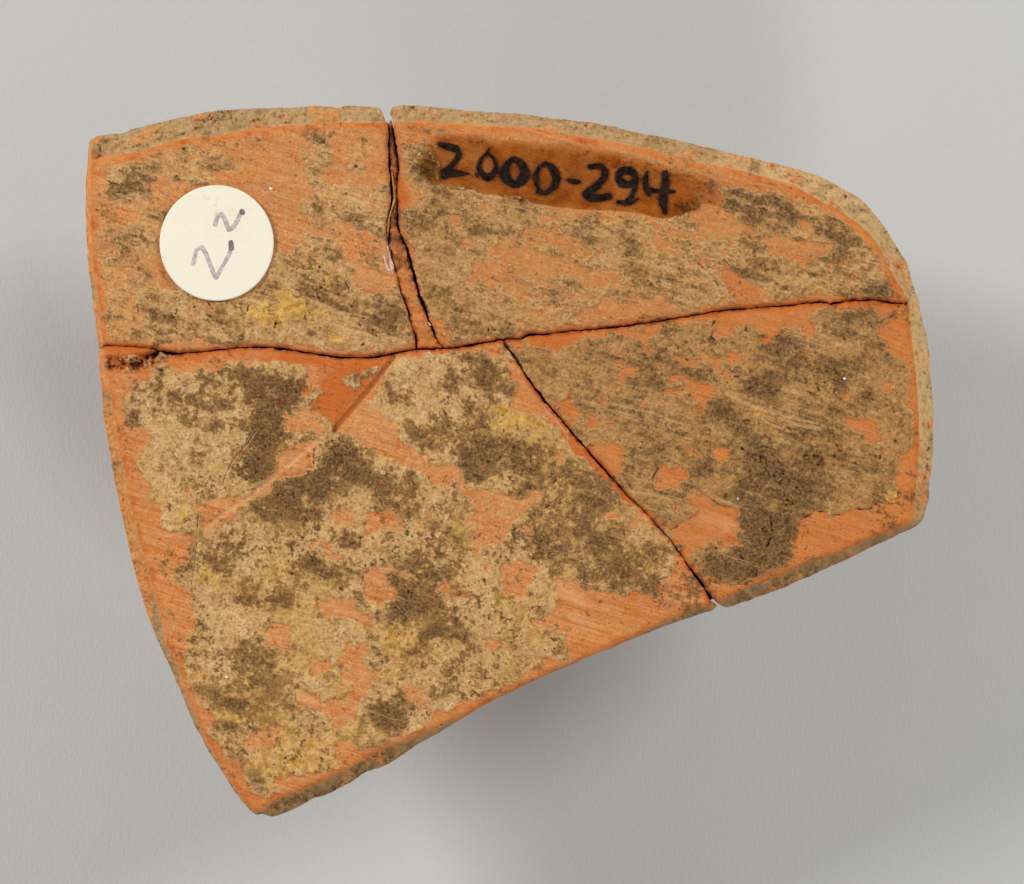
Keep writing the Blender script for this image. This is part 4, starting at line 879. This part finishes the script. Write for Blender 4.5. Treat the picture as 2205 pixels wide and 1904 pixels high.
    wc = mix(nt, ramp(nt, math_(nt, 'ADD', dark, math_(nt, 'MULTIPLY', gg, 0.8)), 0.1, 0.9, 0, 0.8), wc, mix(nt, ramp(nt, g3, 0.36, 0.62), srgb(162, 128, 82), srgb(96, 70, 38)))
    wcol = mix(nt, ramp(nt, math_(nt, 'ADD', crust, gg), 0.1, 0.8, 0, 0.92), mix(nt, ramp(nt, g8, 0.38, 0.62), srgb(206, 124, 62), srgb(232, 164, 100)), wc)
    col = mix(nt, wall, face, wcol)
    col = mix(nt, math_(nt, 'MULTIPLY', pale, 0.75), col, mix(nt, g8, srgb(240, 164, 112), srgb(246, 204, 160)))
    col = mix(nt, dirt_shade, col, srgb(70, 38, 18))
    # scattered tiny dark grains and salt-white grains
    vo = N(nt, 'ShaderNodeTexVoronoi', ins={'Vector': co, 'Scale': 1 / (S * 26)})
    vr = N(nt, 'ShaderNodeSeparateColor', ins={0: vo.outputs['Color']})
    gr = math_(nt, 'MULTIPLY', ramp(nt, vo.outputs['Distance'], 0.05, 0.11, 1, 0), ramp(nt, vr.outputs[0], 0.90, 0.91))
    col = mix(nt, math_(nt, 'MULTIPLY', math_(nt, 'MULTIPLY', gr, cf), 0.6), col, srgb(62, 46, 32))
    vo2 = N(nt, 'ShaderNodeTexVoronoi', ins={'Vector': co, 'Scale': 1 / (S * 60)})
    vr2 = N(nt, 'ShaderNodeSeparateColor', ins={0: vo2.outputs['Color']})
    gw = math_(nt, 'MULTIPLY', ramp(nt, vo2.outputs['Distance'], 0.02, 0.05, 1, 0), ramp(nt, vr2.outputs[1], 0.86, 0.88))
    col = mix(nt, gw, col, srgb(250, 240, 225))
    # bump
    hsum = math_(nt, 'ADD', math_(nt, 'MULTIPLY', g3, math_(nt, 'ADD', 0.35, math_(nt, 'MULTIPLY', cf, 0.8))), math_(nt, 'MULTIPLY', g8, 0.8))
    hsum = math_(nt, 'ADD', hsum, math_(nt, 'MULTIPLY', math_(nt, 'MULTIPLY', fine, math_(nt, 'SUBTRACT', 1.0, cf)), 0.9))
    hsum = math_(nt, 'ADD', hsum, math_(nt, 'MULTIPLY', wall, math_(nt, 'MULTIPLY', g25, 2.5)))
    bp = N(nt, 'ShaderNodeBump', ins={'Strength': 1.0, 'Distance': 4.5 * S, 'Height': hsum})
    rgh = ramp(nt, amber, 0, 1, 0.82, 0.42)
    bs = N(nt, 'ShaderNodeBsdfPrincipled', ins={'Base Color': col, 'Roughness': rgh, 'Normal': bp.outputs[0], 'Specular IOR Level': ramp(nt, amber, 0, 1, 0.10, 0.22)})
    nt.links.new(bs.outputs[0], out.inputs[0])
    return m

def lacquer_material():
    m, nt, out = mat_new("amber_lacquer")
    co = N(nt, 'ShaderNodeTexCoord').outputs['Object']
    g = noise(nt, co, 40, 4, 0.6)
    c = mix(nt, ramp(nt, g, 0.35, 0.65), (0.62, 0.46, 0.20, 1), (0.82, 0.68, 0.40, 1))
    bub = N(nt, 'ShaderNodeTexVoronoi', ins={'Vector': co, 'Scale': 1 / (S * 9)})
    bp = N(nt, 'ShaderNodeBump', ins={'Strength': 0.35, 'Distance': 1.2 * S, 'Height': math_(nt, 'ADD', noise(nt, co, 14, 3), math_(nt, 'MULTIPLY', ramp(nt, bub.outputs['Distance'], 0, 0.3, 1, 0), 0.25))})
    at = N(nt, 'ShaderNodeSeparateColor', ins={0: N(nt, 'ShaderNodeAttribute', attribute_name='m1').outputs['Color']})
    c = mix(nt, at.outputs[0], (1, 1, 1, 1), c)
    tr = N(nt, 'ShaderNodeBsdfTransparent', ins={0: c})
    gl = N(nt, 'ShaderNodeBsdfGlossy', ins={'Color': (1, 1, 1, 1), 'Roughness': 0.22, 'Normal': bp.outputs[0]})
    bf = N(nt, 'ShaderNodeNewGeometry').outputs['Backfacing']
    fr = N(nt, 'ShaderNodeFresnel', ins={'IOR': ramp(nt, bf, 0, 1, 1.48, 1 / 1.48), 'Normal': bp.outputs[0]})
    ms = N(nt, 'ShaderNodeMixShader', ins={0: fr.outputs[0], 1: tr.outputs[0], 2: gl.outputs[0]})
    nt.links.new(ms.outputs[0], out.inputs[0])
    return m

def ink_material(name, c1, c2, rough, px=10):
    m, nt, out = mat_new(name)
    co = N(nt, 'ShaderNodeTexCoord').outputs['Object']
    g = noise(nt, co, px, 4, 0.7)
    c = mix(nt, ramp(nt, g, 0.4, 0.72), c1, c2)
    bp = N(nt, 'ShaderNodeBump', ins={'Strength': 0.4, 'Distance': 1.0 * S, 'Height': noise(nt, co, 5, 3)})
    bs = N(nt, 'ShaderNodeBsdfPrincipled', ins={'Base Color': c, 'Roughness': rough, 'Normal': bp.outputs[0], 'Specular IOR Level': 0.12})
    nt.links.new(bs.outputs[0], out.inputs[0])
    return m

def sticker_material():
    m, nt, out = mat_new("cream_paper_label")
    co = N(nt, 'ShaderNodeTexCoord').outputs['Object']
    # faint orange foxing, thickest near the top of the disc
    g = noise(nt, co, 16, 3, 0.6)
    cx, cy = (472 - CX) * S, -(455 - CY) * S
    dv = N(nt, 'ShaderNodeVectorMath', operation='DISTANCE', ins={0: co, 1: (cx, cy, 0)}).outputs['Value']
    near = ramp(nt, dv, 15 * S, 90 * S, 1, 0)
    fx = math_(nt, 'MULTIPLY', ramp(nt, g, 0.56, 0.72), near)
    c = mix(nt, noise(nt, co, 30, 3), srgb(240, 232, 212), srgb(246, 240, 223))
    c = mix(nt, math_(nt, 'MULTIPLY', fx, 0.75), c, srgb(240, 196, 140))
    bp = N(nt, 'ShaderNodeBump', ins={'Strength': 0.25, 'Distance': 0.6 * S, 'Height': noise(nt, co, 5, 4)})
    bs = N(nt, 'ShaderNodeBsdfPrincipled', ins={'Base Color': c, 'Roughness': 0.7, 'Normal': bp.outputs[0], 'Specular IOR Level': 0.3})
    nt.links.new(bs.outputs[0], out.inputs[0])
    return m

def paper_material():
    m, nt, out = mat_new("pale_grey_backing_paper")
    co = N(nt, 'ShaderNodeTexCoord').outputs['Object']
    st_ = N(nt, 'ShaderNodeVectorMath', operation='MULTIPLY', ins={0: co, 1: (1.0, 0.45, 1)}).outputs[0]
    g = noise(nt, st_, 6.5, 2, 0.5)
    g2 = noise(nt, co, 400, 3, 0.5)
    c = mix(nt, g2, srgb(196, 198, 198), srgb(201, 202, 203))
    vo = N(nt, 'ShaderNodeTexVoronoi', ins={'Vector': co, 'Scale': 1 / (S * 75)})
    vr = N(nt, 'ShaderNodeSeparateColor', ins={0: vo.outputs['Color']})
    sp = math_(nt, 'MULTIPLY', ramp(nt, vo.outputs['Distance'], 0.012, 0.028, 1, 0), ramp(nt, vr.outputs[0], 0.85, 0.88))
    c = mix(nt, math_(nt, 'MULTIPLY', sp, 0.5), c, srgb(110, 104, 98))
    bp = N(nt, 'ShaderNodeBump', ins={'Strength': 0.6, 'Distance': 1.2 * S, 'Height': g})
    bs = N(nt, 'ShaderNodeBsdfPrincipled', ins={'Base Color': c, 'Roughness': 0.85, 'Normal': bp.outputs[0], 'Specular IOR Level': 0.2})
    nt.links.new(bs.outputs[0], out.inputs[0])
    return m

M_sherd, M_lac, M_paper, M_stick = sherd_material(), lacquer_material(), paper_material(), sticker_material()
M_ink = ink_material("black_ink", srgb(12, 10, 12), srgb(58, 40, 30), 0.45)
M_pencil = ink_material("faded_grey_ink", srgb(172, 162, 162), srgb(228, 218, 206), 0.7, 9)
M_dot = ink_material("dark_grey_ink_dot", srgb(112, 102, 106), srgb(150, 138, 138), 0.6, 12)

# ---------------------------------------------------------------- setting
def plain_mesh(name, verts, faces, mat, parent=None):
    me = bpy.data.meshes.new(name)
    me.from_pydata(verts, [], faces)
    me.materials.append(mat)
    me.validate()
    o = bpy.data.objects.new(name, me)
    COL.objects.link(o)
    if parent:
        o.parent = parent
    return o

prof = [(-0.9, TABLE), (0.35, TABLE)]
for k in range(1, 13):
    a = math.radians(90 * k / 12)
    prof.append((0.35 + 0.35 * math.sin(a), TABLE + 0.35 * (1 - math.cos(a))))
prof.append((0.70, TABLE + 0.55))
vs, fs = [], []
for y, z in prof:
    vs += [(-1.0, y, z), (1.0, y, z)]
for k in range(len(prof) - 1):
    fs.append((2 * k, 2 * k + 1, 2 * k + 3, 2 * k + 2))
bg = plain_mesh("backdrop", vs, fs, M_paper)
bg['kind'] = 'structure'
bg['label'] = 'pale grey backing paper spread beneath the mended pottery sherd'
for p_ in bg.data.polygons:
    p_.use_smooth = True

# ---------------------------------------------------------------- the sherd
root = bpy.data.objects.new("pottery_sherd", None)
COL.objects.link(root)
root['label'] = 'mended orange clay pottery sherd with tan and dark crust, round sticker and inked number'
root['category'] = 'pottery sherd'

streak01 = np.clip(0.5 + (0.5 + 0.9 * stm) * st, 0, 1)
coolm = gauss(np.where(lab == 4, 0.12, np.where(lab == 1, 0.45, np.where(lab == 5, 0.9, 0.75))), 2)
coolm = np.clip(coolm + 0.25 * sstep(900, 1350, XX) * (lab == 4), 0, 1)
yellowm = np.clip(0.5 * lower_left * sstep(0.0, 0.5, fbm(XX, YY, 80, 201, 4)) , 0, 0.5) * (1 - dark)
yellowm = np.where(wall > 0.5, 0.6 * sstep(1450, 1700, XX) * (YY < 1040), yellowm)
clr = lambda a: np.clip(a, 0, 1)
ATT = {'m1': [clr(crust), clr(dark), clr(ochre), clr(amber)],
       'm2': [clr(wall), streak01, clr(pale), clr(dirt_shade)],
       'm3': [coolm, clr(rim * (0.5 + 0.8 * n_a)), yellowm, clr(film)]}
nrm = np.sqrt(vx * vx + vy * vy) + 1e-6
push = np.clip(nrm - off, -2.9, 2.9)
SX, SY = vx / nrm * push, vy / nrm * push
FR = [(1, 'upper left fragment with striated orange clay and the round sticker'),
      (2, 'narrow sliver of brown glued clay wedged between the upper fragments'),
      (3, 'upper right fragment with curved rim and the inked number'),
      (4, 'large lower left fragment with mottled yellowish crust'),
      (5, 'lower right fragment with dark brown crust')]
for k, lb in FR:
    m = (lab == k) & (clear > 0) & inL
    o = sheet('fragment', m, clear, SX, SY, zz, -T, M_sherd, root, ATT)
    o['label'] = lb

# dark adhesive deep in the joins, stopping short of the outline
M_seam = ink_material("brown_adhesive", srgb(44, 24, 14), srgb(74, 38, 20), 0.6, 8)
seamd = np.full_like(dL, -5.0)
for (D, nx, ny, A), lm in zip(cracks, (lab > 0,) * 4):
    seamd = np.maximum(seamd, 7.0 - D)
seamd = np.minimum(seamd, dU - 9)
smask = (seamd > 0) & inU
zseam = np.full_like(dL, -26.0) + 3 * n_b - 10 * sstep(-300, 600, YY) * 0
seam = sheet('adhesive_seam', smask, seamd, 0 * dL, 0 * dL, zseam, -T + 6, M_seam, root)
seam['label'] = 'dark brown adhesive deep in the joins between the fragments'

# ---------------------------------------------------------------- things drawn or stuck on it
def local(poly_pts, pad, g):
    p = np.array(poly_pts)
    xs = np.arange(p[:, 0].min() - pad, p[:, 0].max() + pad, g)
    ys = np.arange(p[:, 1].min() - pad, p[:, 1].max() + pad, g)
    return xs, ys

def sdf_poly(poly, xs, ys, R=60):
    D, _, _, _ = polydist(poly, True, R, None, xs, ys)
    return np.where(raster(poly, xs, ys), D, -D)

def sdf_stroke(pts, rad, xs, ys):
    X, Y = np.meshgrid(xs, ys)
    out = np.full(X.shape, -99.0)
    for i in range(len(pts) - 1):
        (ax, ay), (bx, by) = pts[i], pts[i + 1]
        L2 = (bx - ax) ** 2 + (by - ay) ** 2 + 1e-9
        t = np.clip(((X - ax) * (bx - ax) + (Y - ay) * (by - ay)) / L2, 0, 1)
        d = np.hypot(ax + t * (bx - ax) - X, ay + t * (by - ay) - Y)
        out = np.maximum(out, rad[i] + t * (rad[i + 1] - rad[i]) - d)
    return out

def patch(name, d, xs, ys, lift, thick, mat, parent, F=zz, bevel=2.0, closed=True, attrs=None):
    X, Y = np.meshgrid(xs, ys)
    g = xs[1] - xs[0]
    gyv, gxv = np.gradient(d, g)
    q = np.sqrt(gxv ** 2 + gyv ** 2) + 1e-6
    step = np.clip(d, 0, 1.2 * g)
    z = (zat(X, Y, F) if F is not None else 0) + lift + thick * np.clip(d / bevel, 0, 1) ** 0.5
    zb = zat(X, Y, F) if F is not None else 0 * X
    def bottom(lv):
        return lv[:, 2] - (lift + thick * 0.5 + 0.6) * S
    return sheet(name, d > 0, d, -gxv / q * step, -gyv / q * step, z, bottom, mat, parent, attrs, xs, ys, None, closed)

# lacquer strip under the number
lac = P('B', [(1180, 420), (1120, 520), (1160, 660), (1230, 740), (1290, 750), (1400, 780), (1560, 795), (1680, 820), (1900, 862), (2060, 892)]) + \
      P('C', [(150, 868), (400, 900), (700, 940), (1000, 952), (1200, 968), (1330, 1000), (1420, 1018), (1560, 1000), (1640, 975), (1720, 955), (1740, 900), (1900, 915), (2050, 905)]) + \
      P('D', [(250, 745), (330, 770), (440, 775), (430, 700), (300, 640), (330, 560), (150, 510), (0, 450)]) + \
      P('C', [(1500, 610), (1300, 545), (1000, 470), (600, 400), (350, 395), (0, 360)]) + P('B', [(1900, 350), (1500, 330), (1300, 330), (1230, 370)])
lac, _ = rough(lac, True, 6, 1.2, 301)
xs, ys = local(lac, 6, 2.0)
dl = sdf_poly(lac, xs, ys)
Xl, Yl = np.meshgrid(xs, ys)
gyl, gxl = np.gradient(gauss(dl, 3), 2.0)
tint = np.where(gyl > 0, np.clip((dl + 6 * fbm(Xl, Yl, 25, 303, 3)) / 17, 0.0, 1), np.clip(0.55 + dl / 9, 0, 1))
tint = gauss(tint, 1.5) * sstep(1590, 1440, Xl) ** 0.5 * (0.75 + 0.5 * np.clip(fbm(Xl, Yl, 60, 304, 4) + 0.3, 0, 1))
tint = np.clip(tint, 0, 1)
lacquer = patch('lacquer_strip', dl, xs, ys, 0.5, 1.0, M_lac, root, smooth, 10.0, False, {'m1': [tint, tint, tint, tint]})
lacquer['label'] = 'glossy amber lacquer strip with the inked number 2000-294'
Fl = smooth + 1.6

def ink(name, shapes, mat=M_ink, parent=lacquer, seed=1, F=None, lift=0.6, thick=0.9, jit=1.7):
    allp = [q for s in shapes for q in s[1]]
    xs, ys = local(allp, 22, 1.0)
    X, Y = np.meshgrid(xs, ys)
    d = np.full(X.shape, -99.0)
    for s in shapes:
        if s[0] == 'stroke':
            d = np.maximum(d, sdf_stroke(s[1], s[2], xs, ys))
        elif s[0] == 'fill':
            d = np.maximum(d, sdf_poly(s[1], xs, ys))
        elif s[0] == 'ring':
            d = np.maximum(d, np.minimum(sdf_poly(s[1], xs, ys), -sdf_poly(s[2], xs, ys)))
    d = d + jit * fbm(X, Y, 7, 400 + seed, 3, 0.7)
    return patch(name, d, xs, ys, lift, thick, mat, parent, F if F is not None else Fl, 2.0, False)

sc = lambda t, rr: [r / ZS for r in rr]
p2 = P('B', [(1300, 415), (1370, 432), (1440, 452), (1466, 500), (1430, 560), (1375, 620), (1340, 650), (1345, 668)])
digits = [
 ('digit', [('stroke', p2, sc(0, [18, 30, 28, 24, 24, 26, 30, 34])),
            ('fill', P('B', [(1310, 620), (1312, 665), (1330, 682), (1420, 684), (1500, 668), (1572, 656), (1500, 640), (1440, 618), (1400, 620)]))]),
 ('digit', [('ring', P('B', [(1690, 462), (1712, 480), (1760, 530), (1785, 585), (1775, 650), (1740, 705), (1695, 722), (1650, 700), (1612, 650), (1605, 600), (1625, 540), (1670, 490)]),
             P('B', [(1692, 505), (1735, 545), (1748, 590), (1725, 640), (1690, 652), (1655, 628), (1645, 585), (1665, 530)])),
            ('stroke', P('B', [(1705, 445), (1700, 500)]), sc(0, [4, 8])), ('stroke', P('B', [(1600, 655), (1612, 690)]), sc(0, [8, 4]))]),
 ('digit', [('ring', P('C', [(215, 512), (262, 530), (315, 570), (343, 630), (345, 690), (310, 740), (250, 770), (190, 765), (130, 730), (95, 680), (90, 640), (120, 580), (165, 535)]),
             P('C', [(212, 562), (245, 590), (260, 640), (245, 680), (220, 712), (195, 690), (178, 640), (185, 590)]))]),
 ('digit', [('ring', P('C', [(470, 550), (530, 575), (580, 630), (595, 700), (570, 770), (510, 820), (440, 832), (385, 815), (395, 780), (365, 700), (372, 650), (410, 590)]),
             P('C', [(470, 590), (505, 640), (525, 700), (505, 760), (465, 795), (430, 790), (415, 720), (415, 650), (435, 610)])),
            ('stroke', P('C', [(415, 555), (470, 585), (515, 570), (495, 540)]), sc(0, [4, 6, 5, 3]))]),
 ('hyphen', [('fill', P('C', [(628, 695), (680, 695), (735, 702), (772, 722), (735, 742), (690, 742), (650, 722)]))]),
 ('digit', [('stroke', P('C', [(825, 602), (870, 592), (920, 596), (955, 630), (945, 690), (890, 755), (820, 800), (790, 830)]), sc(0, [18, 24, 24, 28, 30, 32, 32, 26])),
            ('stroke', P('C', [(790, 820), (830, 850), (900, 852), (985, 842)]), sc(0, [28, 32, 32, 26]))]),
 ('digit', [('ring', P('C', [(1125, 592), (1170, 602), (1215, 640), (1232, 700), (1210, 750), (1130, 775), (1070, 765), (1035, 715), (1035, 650), (1070, 608)]),
             P('C', [(1125, 660), (1155, 668), (1175, 700), (1150, 712), (1110, 705), (1090, 690), (1100, 668)])),
            ('stroke', P('C', [(1205, 710), (1195, 780), (1165, 850), (1110, 885), (1055, 885)]), sc(0, [24, 22, 20, 16, 14])),
            ('stroke', P('C', [(1225, 860), (1170, 890), (1110, 905)]), sc(0, [8, 16, 12]))]),
 ('digit', [('stroke', P('C', [(1296, 640), (1280, 700), (1285, 770), (1308, 825)]), sc(0, [10, 26, 26, 18])),
            ('stroke', P('C', [(1290, 775), (1360, 792), (1440, 800), (1510, 800)]), sc(0, [18, 18, 18, 14])),
            ('stroke', P('C', [(1440, 655), (1442, 730), (1425, 820), (1425, 900), (1440, 965)]), sc(0, [28, 32, 36, 34, 20]))]),
]
names2 = ['2', '0', '0', '0', '-', '2', '9', '4']
words = ['black inked 2, first of the number', 'black inked 0 beside the first 2', 'black inked 0 with the thickest stroke', 'black inked 0 beside the hyphen',
         'short black inked hyphen', 'black inked 2 after the hyphen', 'black inked 9 with a filled bowl', 'black inked 4 at the end of the number']
for k, (nm, shp) in enumerate(digits):
    o = ink(nm, shp, seed=k * 7)
    o['label'] = words[k]

# round paper sticker
sxc, syc, sr = 466.5, 523.5, 123.3
th = np.linspace(0, 2 * math.pi, 180, endpoint=False)
circ = [(sxc + sr * math.cos(a) * 0.997, syc + sr * math.sin(a) * 1.01) for a in th]
xs, ys = local(circ, 6, 2.0)
X, Y = np.meshgrid(xs, ys)
STZ = float(np.percentile(zat(X, Y), 99)) + 1.0
flat = np.full_like(zz, STZ) + 1.2 * fbm(XX, YY, 150, 501, 2)
dS = sdf_poly(circ, xs, ys, 160)
sticker = patch('paper_sticker', dS, xs, ys, 0.0, 2.0, M_stick, root, flat, 1.5)
sticker['label'] = 'round cream paper sticker with two faded grey figures'
s1 = P('A', [(1002, 1385), (1012, 1345), (1030, 1275), (1072, 1255), (1108, 1310), (1150, 1420), (1185, 1500), (1232, 1420), (1290, 1320), (1310, 1250)])
s2 = P('A', [(1182, 1065), (1195, 1015), (1232, 985), (1262, 1035), (1290, 1110), (1330, 1085), (1370, 1015), (1396, 965)])
for s, blob, r_, lb in ((s1, P('A', [(1308, 1215), (1312, 1262)]), [14, 12, 12, 14, 14, 14, 14, 12, 12, 15], 'lower faded grey figure on the sticker'),
                        (s2, P('A', [(1398, 962), (1402, 970)]), [16, 14, 14, 14, 15, 15, 13, 16], 'upper faded grey figure on the sticker')):
    q, at = rough(s, False, 3, 0.3, 511, [1.3 * r / ZS for r in r_])
    o = ink('handwritten_figure', [('stroke', q, at)], M_pencil, sticker, 60, flat, 2.02, 0.12, 0.5)
    o['label'] = lb
    o2 = ink('ink_dot', [('stroke', blob, [21 / ZS, 21 / ZS])], M_dot, sticker, 61, flat, 2.2, 0.12, 0.6)

# small foam block that carries the sherd clear of the paper
import bmesh
bm = bmesh.new()
bmesh.ops.create_cube(bm, size=1.0)
bx0, by0 = (980 - CX) * S, -(960 - CY) * S
zt = -(T + 0.5) * S
for v in bm.verts:
    v.co = (bx0 + v.co.x * 0.022, by0 + v.co.y * 0.020, (TABLE + zt) / 2 + v.co.z * (zt - TABLE))
bmesh.ops.bevel(bm, geom=bm.edges[:], offset=0.0012, segments=3, affect='EDGES')
me = bpy.data.meshes.new("support_block")
bm.to_mesh(me)
bm.free()
me.materials.append(ink_material("white_foam", srgb(222, 221, 216), srgb(232, 231, 228), 0.8, 30))
blk = bpy.data.objects.new("support_block", me)
COL.objects.link(blk)
blk['kind'] = 'structure'

# old glue and stray grains caught in the surface
M_glue = ink_material("dried_clear_glue", srgb(196, 150, 120), srgb(240, 222, 210), 0.25, 14)
M_thread = ink_material("dried_brown_glue", srgb(168, 116, 58), srgb(206, 158, 92), 0.3, 14)
M_red = ink_material("red_grain", srgb(128, 58, 40), srgb(160, 80, 56), 0.5, 8)
M_white = ink_material("white_grain", srgb(240, 232, 220), srgb(250, 246, 240), 0.5, 8)
g1 = ink('glue_residue', [('stroke', P('B', [(880, 1235), (890, 1290), (902, 1340), (915, 1400), (925, 1470)]), [1.4, 2.4, 2.0, 4.4, 1.8]),
                          ('stroke', P('B', [(858, 1330), (872, 1400), (895, 1440)]), [1.6, 3.2, 2.2])], M_glue, root, 71, smooth, 1.0, 2.4, 1.6)
g1['label'] = 'pale glossy lump of dried glue on the left join'
g2 = ink('glue_thread', [('stroke', P('B', [(918, 640), (928, 720), (936, 800), (940, 870), (915, 950), (893, 1020), (888, 1090), (884, 1180)]), [1.2, 1.8, 1.5, 2.0, 1.6, 1.4, 1.6, 1.0])], M_thread, root, 72, smooth, 1.5, 2.2, 0.7)
g2['label'] = 'thin brown thread of dried glue along the left join'
g3_ = ink('glue_residue', [('stroke', P('F', [(1195, 330), (1225, 370), (1245, 410), (1270, 470), (1300, 530)]), [0.8, 1.4, 0.9, 0.8, 1.1])], M_glue, root, 73, smooth, 0.5, 2.0, 0.9)
g3_['label'] = 'pale specks of glue in the lower end of the sliver join'
gr_ = ink('red_grain', [('stroke', [(607, 858), (609, 866)], [4.0, 4.5])], M_red, root, 74, smooth, 1.5, 3.0, 0.8)
gr_['label'] = 'small brick red grain in the dark patch of the lower left fragment'
for k, (wx_, wy_, wr_) in enumerate([(583, 406, 2.8), (1819, 815, 2.6), (488, 1458, 2.4)]):
    wg = ink('white_grain', [('stroke', [(wx_ - 1, wy_), (wx_ + 1, wy_ + 1)], [wr_, wr_ * 0.9])], M_white, root, 80 + k, smooth, 1.5, 2.0, 0.8)

print("STZ", STZ, "verts", sum(len(o.data.vertices) for o in bpy.data.objects if o.type == 'MESH'))
